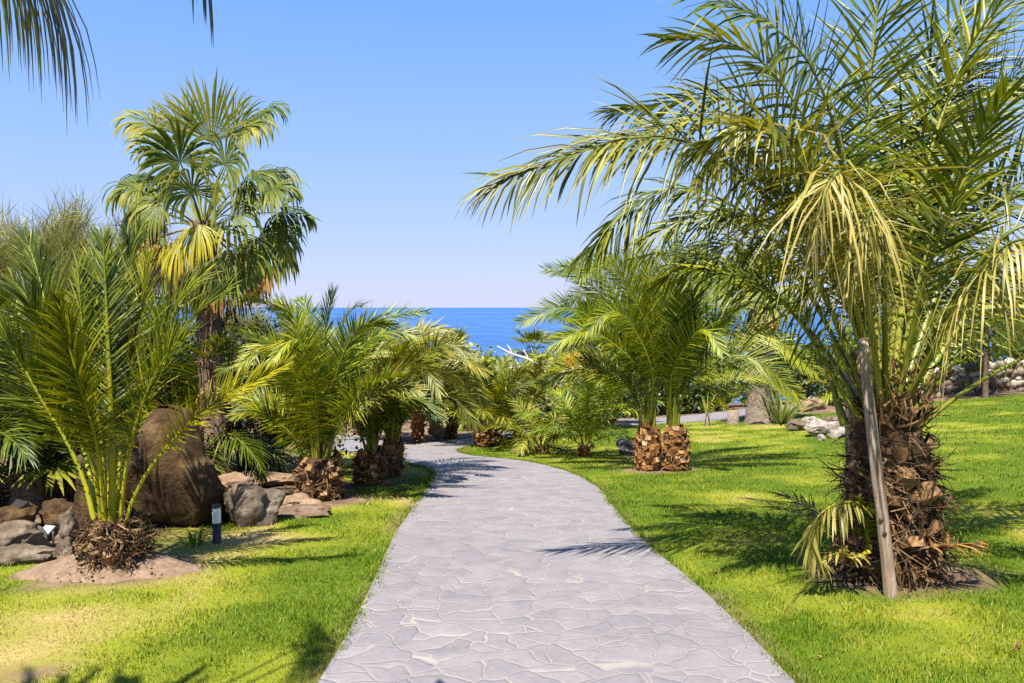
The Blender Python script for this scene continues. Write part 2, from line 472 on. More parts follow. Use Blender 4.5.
def fan_leaf_mesh(hub, axis, nrml, Rr, origin=None, nseg=34, spread=150, droop=.5, split=.5, rs=.014, bend0=.45, w=None, hairs=.0, rng=RNG, cup=.15):
    """costapalmate fan: stalk from origin to hub, pleated blade, limp split tips"""
    mb = MB()
    hub = np.asarray(hub, float); axis = nrm(axis); nrml = np.asarray(nrml, float)
    nrml = nrm(nrml - axis * (nrml @ axis)); side = np.cross(axis, nrml)
    if origin is not None:
        o = np.asarray(origin, float)
        mid = (o + hub) / 2 + np.array((0, 0, .06)) * np.linalg.norm(hub - o)
        C, L = catmull([o, mid, hub, hub + axis * Rr * .15], 12)
        tube(mb, C, np.linspace(rs * 1.5, rs * .5, 12), 5, 1, .5, flat=.6, ref=nrml, cap=False)
    ph = np.radians(np.linspace(-spread, spread, nseg)) + rng.normal(0, .02, nseg)
    L = Rr * (1 - .28 * (np.abs(ph) / math.radians(max(spread, 1))) ** 2) * (1 + rng.normal(0, .06, nseg))
    d0 = axis[None] * np.cos(ph)[:, None] + side[None] * np.sin(ph)[:, None] + nrml[None] * cup
    d0 = nrm(d0)
    gap = math.radians(2 * spread) / (nseg - 1)
    T = (0.02, .25, .5, .68, .84, 1.0)
    cur = hub[None] + d0 * (L * T[0])[:, None]; dd = d0.copy(); prev = T[0]
    g = np.abs(droop * (1 + rng.normal(0, .3, nseg)))
    rows = []
    for j, tt in enumerate(T):
        if j:
            lim = max(0., tt - bend0 * .85) * 1.7
            dd = nrm(dd + np.array((0, 0, -1.)) * (g * lim * (tt - prev) * 9)[:, None] + rng.normal(0, .03, (nseg, 3)))
            cur = cur + dd * ((tt - prev) * L)[:, None]
        prev = tt
        wmax = L * split * gap * 1.02
        if tt <= split: hw = L * tt * gap * 1.02
        else: hw = wmax * ((1 - tt) / (1 - split)) ** .8 * .95 + .0015
        sd = nrm(np.cross(dd, nrml[None]))
        nl = np.cross(sd, dd)
        rows += [cur - sd * hw[:, None] / 2, cur + nl * hw[:, None] * .22, cur + sd * hw[:, None] / 2]
    V = np.stack(rows, 1); K = V.shape[1]
    f0 = []
    for j in range(len(T) - 1):
        a = j * 3
        f0 += [(a, a + 1, a + 4, a + 3), (a + 1, a + 2, a + 5, a + 4)]
    Fa = (np.arange(nseg)[:, None, None] * K + np.array(f0)[None]).reshape(-1, 4)
    va = np.repeat(np.clip(rng.normal(.45, .15, nseg), 0, 1), K).reshape(nseg, K)
    va[:, 9:] += .15; va[:, 15:] += .25
    mb.add(V.reshape(-1, 3), Fa, 0, va.ravel(), True)
    return mb


def leaf_cloud(mb, clusters, n, size, mat=0, rng=RNG, shell=.55, aspect=.5, up=.3):
    """many small folded leaves spread through ellipsoid clusters; clusters: (center, radii, weight)"""
    w = np.array([c[2] for c in clusters], float); w /= w.sum()
    for (c, r, _), wi in zip(clusters, w):
        k = max(4, int(n * wi))
        d = nrm(rng.normal(0, 1, (k, 3)))
        rad = shell + (1 - shell) * rng.random(k) ** .8
        rad = rad * (.72 + .5 * vnoise(d[:, 0] * 2.3 + c[0] * 3, d[:, 1] * 2.3 + d[:, 2] * 2.1 + c[1], 5))
        p = np.asarray(c) + d * rad[:, None] * np.asarray(r)
        nl = nrm(d + rng.normal(0, .7, (k, 3)) + np.array((0, 0, up)))
        t = nrm(np.cross(nl, rng.normal(0, 1, (k, 3))))
        b = np.cross(nl, t)
        s = size * rng.uniform(.6, 1.35, k)[:, None]
        V = np.stack([p - t * s * .5, p + b * s * aspect * .5, p + t * s * .5, p - b * s * aspect * .5], 1)
        Fa = np.arange(k * 4).reshape(k, 4)
        base = float(np.clip(rng.normal(.5, .13), 0, 1))
        va = np.repeat(np.clip(base + rng.normal(0, .17, k), 0, 1), 4)
        mb.add(V.reshape(-1, 3), Fa, mat, va, False)


def ribbons(mb, p, d, L, w, mat=0, droop=0.0, rng=RNG, var=None, rows=3):
    """k thin tapering ribbons"""
    p = np.asarray(p, float); d = nrm(d); k = len(p)
    L = np.broadcast_to(L, (k,)); w = np.broadcast_to(w, (k,))
    sd = nrm(np.cross(d, nrm(rng.normal(0, 1, (k, 3)))))
    R_ = []; cur = p.copy(); dd = d.copy()
    T = np.linspace(0, 1, rows)
    for j, t in enumerate(T):
        if j:
            dd = nrm(dd + np.array((0, 0, -1.)) * droop * t)
            cur = cur + dd * (L / (rows - 1))[:, None]
        hw = (w * (1 - .9 * t ** 1.5))[:, None] / 2
        R_ += [cur - sd * hw, cur + sd * hw]
    V = np.stack(R_, 1); K = 2 * rows
    f0 = np.array([(2 * j, 2 * j + 1, 2 * j + 3, 2 * j + 2) for j in range(rows - 1)])
    Fa = (np.arange(k)[:, None, None] * K + f0[None]).reshape(-1, 4)
    va = np.repeat(np.clip(rng.normal(.5, .2, k), 0, 1) if var is None else var, K)
    mb.add(V.reshape(-1, 3), Fa, mat, va, True)


def rock_mb(r, seed, sub=4, rough=.35, flat=1.0, facets=7, rng=None):
    import bmesh
    rg = random.Random(seed)
    bm = bmesh.new(); bmesh.ops.create_icosphere(bm, subdivisions=sub, radius=1.0)
    V = np.array([v.co[:] for v in bm.verts]); Fs = np.array([[v.index for v in f.verts] for f in bm.faces]); bm.free()
    off = np.array([rg.uniform(-50, 50) for _ in range(3)])
    pl = []
    for _ in range(facets):
        n = nrm(np.array([rg.gauss(0, 1) for _ in range(3)])); pl.append((n, rg.uniform(.55, .85)))
    for n, dd in pl:
        s = V @ n; ex = np.maximum(0, s - dd)
        V = V - n[None] * ex[:, None] * .88
    out = []
    for v in V:
        q = Vector(v * 1.3 + off)
        a = mnoise.fractal(q, 1.0, 2.0, 5) * rough * .5
        b = mnoise.noise(Vector(v * .9 - off)) * rough * .5
        out.append(v * (1 + a + b))
    V = np.array(out) * np.asarray(r)
    mb = MB(); mb.add(V, Fs, 0, .5, True)
    return mb


def date_palm(name, label, loc, H, r, nf, L, lmax, mats, group=None, el=(85, 8), bend=(.5, 1.5), trunk='boot', nl=55, seed=1, fr0=.02, vang=26, droop=.2, wl=.024, az0=0, azr=None, nb=50, skip=None, top_r=None, s0=.18, dry=0, trunks=None, bwk=1.0):
    """feather palm: empty > trunk(s), fronds"""
    rng = np.random.default_rng(seed)
    root = thing(name, label, 'palm', loc, 0, group)
    trunks = trunks or [(0, 0)]
    tops = []
    for (tx, ty) in trunks:
        tm = MB()
        rf = lambda u: r * (.86 + .26 * math.sin(min(1, u * 1.05) * math.pi) ** .8 - .12 * u)
        boot_trunk(tm, H, rf, nb=nb, bw=r * .62 * bwk, bh=max(.09, r * .62) * bwk, out=r * .17, rng=rng, x0=tx, y0=ty)
        if trunk == 'fibre': fibres(tm, 160, rf, H, ln=r * .9, w=.014, mat=2, rng=rng, x0=tx, y0=ty)
        tm.build('trunk', [M['boot'], M['boot_cut'], M['fibre']], root)
        tops.append((tx, ty))
    for i in range(nf):
        u = (i + .5) / nf
        az = (az0 + i * 2.39996 + rng.normal(0, .15)) if azr is None else rng.uniform(*azr)
        if skip and skip(az % (2 * math.pi), u): continue
        e = R(el[0] + (el[1] - el[0]) * u ** .9 + rng.normal(0, 4))
        bd = bend[0] + (bend[1] - bend[0]) * u + rng.normal(0, .1)
        ll = L * (.72 + .28 * math.sin(math.pi * min(1, .25 + u * .8))) * (1 + rng.normal(0, .07))
        tx, ty = tops[i % len(tops)]
        pts = proc_pts(az, e, ll, bd, r * .45 * (.3 + .7 * u), H * (1.02 - .16 * u), sway=rng.normal(0, .2))
        pts = [q + np.array((tx, ty, 0)) for q in pts]
        mt = mats[0] if rng.random() < .75 else mats[1 % len(mats)]
        isdry = i >= nf - dry
        mb = frond_mesh(pts, lmax * (1 + rng.normal(0, .06)), nl, fr0, s0, inward=(-math.cos(az), -math.sin(az), 0), twist=rng.normal(0, .35), vang=vang, droop=droop * (1 + u), w=wl, rng=rng)
        mb.build('dry_frond' if isdry else 'frond', [M['leaf_dry'] if isdry else M[mt], M['stalk_brown'] if isdry else M[mats[-1]]], root)
    return root


def fan_palm(name, label, loc, H, r, nleaf, Rr, pet, seed, mat='fan', dead=8, droop=.5, el=(80, -25), group=None, rt=None, bark='bark_grey', nseg=30, fruit=False, lean=(0, 0)):
    """fan palm: empty > trunk, fan leaves, brown dead leaves"""
    rng = np.random.default_rng(seed)
    root = thing(name, label, 'palm', loc, 0, group)
    if H > .15:
        tm = MB()
        zs = np.linspace(-.1, H, 30)
        tube(tm, [(lean[0] * (max(z, 0) / H) ** 1.5, lean[1] * (max(z, 0) / H) ** 1.5, z) for z in zs], [r * (1 + .35 * math.exp(-max(z, 0) / .35)) * (1 + .05 * math.sin(z * 37)) for z in zs], 14, 0, .5)
        fibres(tm, int(90 * H), lambda u: r * 1.03, H * .97, ln=r * .9, w=.02, mat=1, rng=rng, hang=.2)
        tm.build('trunk', [M[bark], M['fibre']], root)
    top = np.array((lean[0], lean[1], H))
    for i in range(nleaf + dead):
        u = min(1, (i + .5) / nleaf)
        az = i * 2.39996 + rng.normal(0, .2)
        de = i >= nleaf
        e = R(el[0] + (el[1] - el[0]) * u + rng.normal(0, 6)) if not de else R(rng.uniform(-82, -62))
        ax = np.array((math.cos(e) * math.cos(az), math.cos(e) * math.sin(az), math.sin(e)))
        out = np.array((math.cos(az), math.sin(az), 0))
        hub = top + ax * pet * (1 if not de else .55) * rng.uniform(.85, 1.15) + np.array((0, 0, .0))
        nv = np.array((0, 0, 1.)) * math.cos(e) - out * math.sin(e)
        ax2 = nrm(ax + np.array((0, 0, -.25 - .3 * u)))
        mb = fan_leaf_mesh(hub, ax2, nv, Rr * rng.uniform(.85, 1.12) * (.8 if de else 1), top + out * r * .7 - np.array((0, 0, .15 * u)), nseg, 125 if not de else 70, droop * (.4 + .9 * u), rng=rng)
        mb.build('dead_leaf' if de else 'fan_leaf', [M['leaf_dry'] if de else M[mat if rng.random() < .7 else 'fan'], M['stalk_brown'] if de else M['stalk']], root)
    if fruit:
        fb = MB()
        c = np.array(fruit, float)
        k = 260
        d = nrm(rng.normal(0, 1, (k, 3)))
        ribbons(fb, c + d * rng.uniform(.0, .12, k)[:, None], d + np.array((0, 0, -.6)), rng.uniform(.1, .25, k), .035, 0, .2, rng)
        tube(fb, [top, (top + c) / 2 + np.array((0, 0, .1)), c], .015, 5, 1)
        fb.build('fruit_bunch', [M['fruit'], M['stalk_brown']], root)
    return root


def shrub(name, label, loc, rx, ry, h, mat, n=1500, size=.09, seed=1, cat='shrub', group=None, stem='bark', nc=14, aspect=.5):
    rng = np.random.default_rng(seed)
    root = thing(name, label, cat, loc, 0, group)
    st = MB(); cl = []
    for i in range(nc):
        a = i * 2.4 + rng.normal(0, .3); q = math.sqrt((i + .5) / nc)
        zz = h * (.45 + .38 * (1 - q * q) + rng.normal(0, .07))
        c = np.array((math.cos(a) * rx * q * .72, math.sin(a) * ry * q * .72, zz))
        rr = np.array((rx, ry, h)) * rng.uniform(.24, .42) * np.array((1, 1, .85))
        cl.append((c, rr, rr[0] * rr[1]))
        if i % 2 == 0: cl.append((c * np.array((1.12, 1.12, .45)), rr * .95, rr[0] * rr[1] * .7))
        tube(st, [(0, 0, -.05), c * np.array((.35, .35, .45)), c], [.03 * h, .02 * h, .008 * h], 5, 0, .5)
    st.build('stem', M[stem], root)
    fo = MB(); leaf_cloud(fo, cl, n, size, 0, rng, aspect=aspect)
    fo.build('foliage', M[mat], root)
    return root


#@@PART3
# ------------------------------------------------------------------ ground plan (metres)
def inpoly(x, y, poly):
    x = np.asarray(x, float); y = np.asarray(y, float)
    c = np.zeros(x.shape, bool); n = len(poly)
    for i in range(n):
        x0, y0 = poly[i]; x1, y1 = poly[(i + 1) % n]
        if y0 == y1: continue
        k = ((y0 > y) != (y1 > y)) & (x < (x1 - x0) * (y - y0) / (y1 - y0) + x0)
        c ^= k
    return c


def gpx(l): return [tuple(G(a, b)[:2]) for a, b in l]


def smooth2(pts, m):
    C, L = catmull([(a, b, 0) for a, b in pts], m)
    return [tuple(q[:2]) for q in C]


left_edge = gpx([(320, 683), (345, 640), (368, 595), (393, 540), (412, 510), (426, 490), (433, 477), (430, 470), (418, 466.5), (403, 463.5), (372, 456), (345, 451), (300, 446)])
far_edge = gpx([(300, 433), (345, 435), (380, 441), (402, 446), (430, 443.5), (460, 440), (485, 436), (510, 432), (560, 426), (620, 420), (683, 416.5), (755, 408), (800, 404)])
right_edge = gpx([(800, 413), (755, 416), (683, 423), (600, 428), (540, 434), (497, 441), (480, 445), (467, 447.5), (458.5, 450.5), (463, 454), (480, 457), (520, 461), (550, 467), (575, 475), (597, 488), (615, 510), (642, 540), (700, 590), (750, 638), (793, 683)])
le = [(left_edge[0][0] - .12, -5.0)] + smooth2(left_edge, 70)
fe = smooth2(far_edge, 40)
re_ = smooth2(right_edge, 90) + [(right_edge[-1][0] + .12, -5.0)]
PATH = le + fe + re_

mound_c = G(118, 568)
HP = G(888, 577); MP = G(661, 470); L2 = G(320, 499); L3 = G(371, 484); L4 = G(392, 476)
left_lawn = [(-14, -5)] + [le[0]] + smooth2(left_edge, 50) + gpx([(288, 452), (312, 466), (326, 480), (352, 488), (345, 498), (300, 513), (262, 520), (215, 524), (150, 530), (132, 540), (90, 548), (62, 562), (30, 556), (0, 566), (-120, 590), (-400, 600)])
right_lawn = re_[::-1] + gpx([(800, 415), (850, 411), (925, 402.5), (1024, 394), (1150, 388)]) + [(26, 20), (26, -5)]
bare = [(mound_c[0], mound_c[1], .54), (HP[0] + .1, HP[1] + .1, .58), (MP[0], MP[1] + .1, .5), (L2[0], L2[1], .55), (L3[0], L3[1], .4), (L4[0], L4[1], .35)]
q = G(50, 596); 
for a, b, rr in ((22, 672, .12), (712, 420, .5), (790, 419, .4), (733, 421, .35), (640, 456, .3)):
    p = G(a, b); bare.append((p[0], p[1], rr))


def lawn_mask(x, y):
    m = (inpoly(x, y, left_lawn) | inpoly(x, y, right_lawn)) & ~inpoly(x, y, PATH)
    f = m.astype(float)
    for cx, cy, r in bare:
        d = np.hypot(x - cx, y - cy) * (1 + .5 * (vnoise(x * 4, y * 4, 3) - .5))
        f *= np.clip((d - r * .8) / (r * .4), 0, 1)
    return f


def dryness(x, y):
    a = fbm(x * .8 + 3, y * .8, 21)
    b = fbm(x * 2.7, y * 2.7, 31)
    left = np.clip((-x - .6) / 1.6, 0, 1)
    d = (a - .5) * 1.5 + (b - .5) * 1.0 + .11 + .22 * left
    # worn strip in front of the planting bed, greener margin by the path
    p = G(255, 540); d = d + .45 * np.exp(-((x - p[0]) ** 2 + (y - p[1]) ** 2) / .5)
    p = G(60, 630); d = d + .18 * np.exp(-((x - p[0]) ** 2 + (y - p[1]) ** 2) / .5)
    p = G(740, 432); d = d + .45 * np.exp(-((x - p[0]) ** 2 / 9 + (y - p[1]) ** 2 / 3))
    p = G(560, 470); d = d + .15 * np.exp(-((x - p[0]) ** 2 + (y - p[1]) ** 2) / 6)
    return np.clip(d, 0, 1)


# ---- terrain sheet
xs = np.concatenate([np.linspace(-260, -16, 18)[:-1], np.linspace(-16, 26, 211), np.linspace(26, 260, 18)[1:]])
ys = np.concatenate([np.linspace(-60, -5, 10)[:-1], np.linspace(-5, 36, 206), np.linspace(36, 330, 60)[1:]])
X, Y = np.meshgrid(xs, ys)
Z = hz(X, Y)
MX = np.exp(-((X - mound_c[0]) ** 2 / .42 + (Y - mound_c[1]) ** 2 / .30))
inp = inpoly(X, Y, PATH)
rough_bed = ((fbm(X * 1.6, Y * 1.6, 77) - .5) * .12) * np.clip(-X - 1.5, 0, 1) * (~inpoly(X, Y, left_lawn)) * (Y > 4.5) * (Y < 30)
Z = Z + rough_bed * (~inp)
ny, nx = X.shape
idx = np.arange(ny * nx).reshape(ny, nx)
Fq = np.stack([idx[:-1, :-1], idx[:-1, 1:], idx[1:, 1:], idx[1:, :-1]], -1).reshape(-1, 4)
gm = MB(); gm.add(np.stack([X.ravel(), Y.ravel(), Z.ravel()], 1), Fq, 0, dryness(X, Y).ravel())
m, nt, out = mat_new('ground_soil_and_turf')
tc = N(nt, 'ShaderNodeTexCoord')
lw = N(nt, 'ShaderNodeAttribute', attribute_name='lawn')
dr = N(nt, 'ShaderNodeAttribute', attribute_name='var')
n1 = N(nt, 'ShaderNodeTexNoise', i_Scale=2.2, i_Detail=8.0, i_Roughness=.7); nt.links.new(tc.outputs['Object'], n1.inputs['Vector'])
n2 = N(nt, 'ShaderNodeTexNoise', i_Scale=26, i_Detail=6.0, i_Roughness=.75); nt.links.new(tc.outputs['Object'], n2.inputs['Vector'])
soil = ramp(nt, [(.3, (.06, .038, .022)), (.5, (.15, .10, .060)), (.72, (.28, .20, .125))])
nt.links.new(n1.outputs['Fac'], soil.inputs[0])
turf = ramp(nt, [(0, (.07, .11, .006)), (.4, (.18, .20, .014)), (.75, (.27, .22, .06)), (1, (.38, .28, .12))])
ad = N(nt, 'ShaderNodeMath', operation='MULTIPLY_ADD', i_1=.6, i_2=-.3); nt.links.new(n2.outputs['Fac'], ad.inputs[0])
a2 = N(nt, 'ShaderNodeMath', operation='ADD'); nt.links.new(ad.outputs[0], a2.inputs[0]); nt.links.new(dr.outputs['Fac'], a2.inputs[1])
nt.links.new(a2.outputs[0], turf.inputs[0])
mx = N(nt, 'ShaderNodeMix', data_type='RGBA'); nt.links.new(lw.outputs['Fac'], mx.inputs[0]); nt.links.new(soil.outputs[0], mx.inputs[6]); nt.links.new(turf.outputs[0], mx.inputs[7])
p = N(nt, 'ShaderNodeBsdfPrincipled', i_Roughness=.95); p.inputs['Specular IOR Level'].default_value = .1
nt.links.new(mx.outputs[2], p.inputs['Base Color'])
bp = N(nt, 'ShaderNodeBump', i_Strength=.7, i_Distance=.02); nt.links.new(n2.outputs['Fac'], bp.inputs['Height']); nt.links.new(bp.outputs[0], p.inputs['Normal'])
nt.links.new(p.outputs[0], out.inputs[0])
M['ground'] = m
go = gm.build('ground', m); go['kind'] = 'structure'
a = go.data.attributes.new('lawn', 'FLOAT', 'POINT'); a.data.foreach_set('value', lawn_mask(X, Y).ravel().astype(np.float32))

# ---- path
PX = np.array(PATH)
gx, gy = np.meshgrid(np.arange(PX[:, 0].min(), PX[:, 0].max(), .3), np.arange(-5, PX[:, 1].max(), .3))
gi = inpoly(gx, gy, PATH)
inner = np.stack([gx[gi], gy[gi]], 1)
nb_ = len(PATH)
cv, ce, cf, *_ = delaunay_2d_cdt([Vector(q) for q in PATH] + [Vector(q) for q in inner], [], [list(range(nb_))], 1, 1e-4)
pv = np.array([(v[0], v[1]) for v in cv])
pm = MB()
top = np.stack([pv[:, 0], pv[:, 1], hz(pv[:, 0], pv[:, 1]) + .016], 1)
pm.add(top, [tuple(f) for f in cf], 0, .5)
o3 = np.array([(x, y, float(hz(x, y)) + .016) for x, y in PATH]); o4 = o3 - np.array((0, 0, .12))
pm.add(np.vstack([o3, o4]), [(i, i + nb_, (i + 1) % nb_ + nb_, (i + 1) % nb_) for i in range(nb_)], 0, .5, False)
m, nt, out = mat_new('stamped_stone_path')
tc = N(nt, 'ShaderNodeTexCoord')
wn = N(nt, 'ShaderNodeTexNoise', i_Scale=3.0, i_Detail=2.5); nt.links.new(tc.outputs['Object'], wn.inputs['Vector'])
wv = N(nt, 'ShaderNodeVectorMath', operation='SCALE'); wv.inputs['Scale'].default_value = .30; nt.links.new(wn.outputs['Color'], wv.inputs[0])
av = N(nt, 'ShaderNodeVectorMath', operation='ADD'); nt.links.new(tc.outputs['Object'], av.inputs[0]); nt.links.new(wv.outputs[0], av.inputs[1])
fl = N(nt, 'ShaderNodeVectorMath', operation='MULTIPLY'); fl.inputs[1].default_value = (.9, 1.0, 0); nt.links.new(av.outputs[0], fl.inputs[0])
vo = N(nt, 'ShaderNodeTexVoronoi', feature='DISTANCE_TO_EDGE', i_Scale=5.7); nt.links.new(fl.outputs[0], vo.inputs['Vector'])
vc = N(nt, 'ShaderNodeTexVoronoi', feature='F1', i_Scale=5.7); nt.links.new(fl.outputs[0], vc.inputs['Vector'])
jt = N(nt, 'ShaderNodeMapRange'); jt.inputs[1].default_value = .006; jt.inputs[2].default_value = .020; jt.inputs[3].default_value = 1; jt.inputs[4].default_value = 0
nt.links.new(vo.outputs['Distance'], jt.inputs[0])
pn = N(nt, 'ShaderNodeTexNoise', i_Scale=.9, i_Detail=5.0, i_Roughness=.6); nt.links.new(tc.outputs['Object'], pn.inputs['Vector'])
fn = N(nt, 'ShaderNodeTexNoise', i_Scale=38, i_Detail=6.0, i_Roughness=.75); nt.links.new(tc.outputs['Object'], fn.inputs['Vector'])
mn = N(nt, 'ShaderNodeTexNoise', i_Scale=7, i_Detail=5.0, i_Roughness=.7); nt.links.new(tc.outputs['Object'], mn.inputs['Vector'])
sepc = N(nt, 'ShaderNodeSeparateColor'); nt.links.new(vc.outputs['Color'], sepc.inputs[0])
s1 = N(nt, 'ShaderNodeMath', operation='MULTIPLY_ADD', i_1=.17, i_2=.06); nt.links.new(sepc.outputs[0], s1.inputs[0])
s2 = N(nt, 'ShaderNodeMath', operation='MULTIPLY_ADD', i_1=.55); nt.links.new(mn.outputs['Fac'], s2.inputs[0]); nt.links.new(s1.outputs[0], s2.inputs[2])
s3 = N(nt, 'ShaderNodeMath', operation='MULTIPLY_ADD', i_1=.45); nt.links.new(fn.outputs['Fac'], s3.inputs[0]); nt.links.new(s2.outputs[0], s3.inputs[2])
st = ramp(nt, [(.25, (.092, .082, .088)), (.55, (.160, .144, .150)), (.95, (.242, .218, .214))])
nt.links.new(s3.outputs[0], st.inputs[0])
jb = N(nt, 'ShaderNodeMapRange'); jb.inputs[1].default_value = .36; jb.inputs[2].default_value = .58; jb.inputs[3].default_value = .12; jb.inputs[4].default_value = 1
nt.links.new(pn.outputs['Fac'], jb.inputs[0])
jm = N(nt, 'ShaderNodeMath', operation='MULTIPLY'); nt.links.new(jt.outputs[0], jm.inputs[0]); nt.links.new(jb.outputs[0], jm.inputs[1])
mx = N(nt, 'ShaderNodeMix', data_type='RGBA'); nt.links.new(jm.outputs[0], mx.inputs[0]); nt.links.new(st.outputs[0], mx.inputs[6]); mx.inputs[7].default_value = (.29, .26, .215, 1)
p = N(nt, 'ShaderNodeBsdfPrincipled', i_Roughness=.75); p.inputs['Specular IOR Level'].default_value = .3
nt.links.new(mx.outputs[2], p.inputs['Base Color'])
hh = N(nt, 'ShaderNodeMapRange'); hh.inputs[1].default_value = 0; hh.inputs[2].default_value = .06; nt.links.new(vo.outputs['Distance'], hh.inputs[0])
h2 = N(nt, 'ShaderNodeMath', operation='MULTIPLY_ADD', i_1=.8); nt.links.new(mn.outputs['Fac'], h2.inputs[0]); nt.links.new(hh.outputs[0], h2.inputs[2])
h3 = N(nt, 'ShaderNodeMath', operation='MULTIPLY_ADD', i_1=.35); nt.links.new(fn.outputs['Fac'], h3.inputs[0]); nt.links.new(h2.outputs[0], h3.inputs[2])
bp = N(nt, 'ShaderNodeBump', i_Strength=.55, i_Distance=.012); nt.links.new(h3.outputs[0], bp.inputs['Height']); nt.links.new(bp.outputs[0], p.inputs['Normal'])
nt.links.new(p.outputs[0], out.inputs[0])
po = pm.build('path', m); po['kind'] = 'structure'

# ---- soil mound round the front left palm
sm = MB()
na, nr = 56, 14
vv = [(mound_c[0], mound_c[1], float(hz(mound_c[0], mound_c[1])) + .15)]; ff = []
for i in range(1, nr + 1):
    for j in range(na):
        a_ = j / na * 2 * math.pi; u = i / nr
        e = 1 + .16 * math.sin(a_ * 2 + 1) + .08 * math.sin(a_ * 5 + 2) + .05 * math.sin(a_ * 9)
        x = mound_c[0] + math.cos(a_) * .52 * u * e * 1.08 - .02; y = mound_c[1] - .06 + math.sin(a_) * .42 * u * e
        z = float(hz(x, y)) + .15 * math.cos(u * math.pi / 2) ** 1.4 - .012 * (u ** 6) + (float(vnoise(x * 9, y * 9, 4)) - .5) * .03 * (1 - u ** 4)
        vv.append((x, y, z))
ff = [(0, 1 + j, 1 + (j + 1) % na) for j in range(na)]
for i in range(nr - 1):
    for j in range(na):
        b = 1 + i * na
        ff.append((b + j, b + na + j, b + na + (j + 1) % na, b + (j + 1) % na))
sm.add(vv, ff)
clod = rock_mb((1, 1, 1), 77, 1, .5, facets=6)
for _ in range(260):
    u = math.sqrt(RNG.random()); a_ = RNG.uniform(0, 6.283)
    x = mound_c[0] + math.cos(a_) * .52 * u; y = mound_c[1] - .06 + math.sin(a_) * .38 * u
    z = float(hz(x, y)) + .15 * math.cos(min(1, u / 1.05) * math.pi / 2) ** 1.4
    rr_c = RNG.uniform(.004, .014) * (1.6 if RNG.random() < .08 else 1)
    sm.add(clod.V[0] * rr_c * np.array((1, 1, .7)) + np.array((x, y, z)), clod.F[0][0], 0, float(RNG.random()))
M['soil'] = rough_mat('raked_soil', (.105, .066, .040), (.185, .122, .078), (.27, .185, .125), scale=16, bump=.7, bdist=.015)
so = sm.build('soil_mound', M['soil']); so['kind'] = 'structure'

def edge_dense(pts, sgn):
    out_ = []
    for (a0, b0), (a1, b1) in zip(pts[:-1], pts[1:]):
        L_ = math.hypot(a1 - a0, b1 - b0)
        if L_ < 1e-6 or b0 < 2.5: continue
        nx_, ny_ = -(b1 - b0) / L_ * sgn, (a1 - a0) / L_ * sgn
        for q_ in np.linspace(0, 1, max(2, int(L_ / .02))): out_.append((a0 + (a1 - a0) * q_, b0 + (b1 - b0) * q_, nx_, ny_))
    return out_


left_edge_d = edge_dense(smooth2(left_edge, 70)[:58], -1)
right_edge_d = edge_dense(smooth2(right_edge, 90)[14:], -1)
# ---- grass blades
NB = 620000
r = (RNG.random(NB) * (32 ** .4 - 2.2 ** .4) + 2.2 ** .4) ** 2.5
th = RNG.uniform(-.80, .80, NB)
bx_ = r * np.sin(th); by_ = r * np.cos(th)
keep = RNG.random(NB) < lawn_mask(bx_ + RNG.normal(0, .022, NB), by_ + RNG.normal(0, .022, NB)) * (1 - .30 * dryness(bx_, by_))
bx_, by_, r = bx_[keep], by_[keep], r[keep]
nbk = len(bx_)
dry = dryness(bx_, by_)
tuft = fbm(bx_ * 5, by_ * 5, 51, 2)
hgt = (.012 + .062 * tuft ** 1.6) * RNG.uniform(.6, 1.4, nbk) * (1 - .45 * dry)
wid = (.0022 + .00052 * r) * RNG.uniform(.7, 1.3, nbk)
az = RNG.uniform(0, 6.283, nbk)
fa = RNG.uniform(0, 6.283, nbk)
ln_ = hgt * RNG.uniform(.1, .9, nbk)
base = np.stack([bx_, by_, hz(bx_, by_) - .004], 1)
sd = np.stack([np.cos(fa), np.sin(fa), 0 * fa], 1) * (wid / 2)[:, None]
le_ = np.stack([np.cos(az), np.sin(az), 0 * az], 1)
mid = base + le_ * (ln_ * .35)[:, None] + np.stack([0 * az, 0 * az, hgt * .6], 1)
tip = base + le_ * ln_[:, None] + np.stack([0 * az, 0 * az, hgt], 1)
V = np.stack([base - sd, base + sd, mid - sd * .8, mid + sd * .8, tip], 1).reshape(-1, 3)
k = np.arange(nbk)[:, None] * 5
gr = MB()
va = np.clip(dry * .85 + RNG.normal(.15, .18, nbk) - (tuft - .5) * .25, 0, 1)
gr.add(V, k + np.array([[0, 1, 3, 2]]), 0, np.repeat(va, 5))
gr.F.append((k + np.array([[2, 3, 4]]), 0, True))
m, nt, out = mat_new('lawn_grass')
at = N(nt, 'ShaderNodeAttribute', attribute_name='var')
rp = ramp(nt, [(0, (.055, .120, .005)), (.25, (.150, .215, .010)), (.5, (.275, .280, .022)), (.75, (.42, .335, .09)), (1, (.54, .40, .19))])
nt.links.new(at.outputs['Fac'], rp.inputs[0])
p = N(nt, 'ShaderNodeBsdfPrincipled', i_Roughness=.55); p.inputs['Specular IOR Level'].default_value = .25
nt.links.new(rp.outputs[0], p.inputs['Base Color'])
tr = N(nt, 'ShaderNodeBsdfTranslucent'); nt.links.new(rp.outputs[0], tr.inputs['Color'])
ms = N(nt, 'ShaderNodeMixShader', i_0=.35); nt.links.new(p.outputs[0], ms.inputs[1]); nt.links.new(tr.outputs[0], ms.inputs[2])
nt.links.new(ms.outputs[0], out.inputs[0])
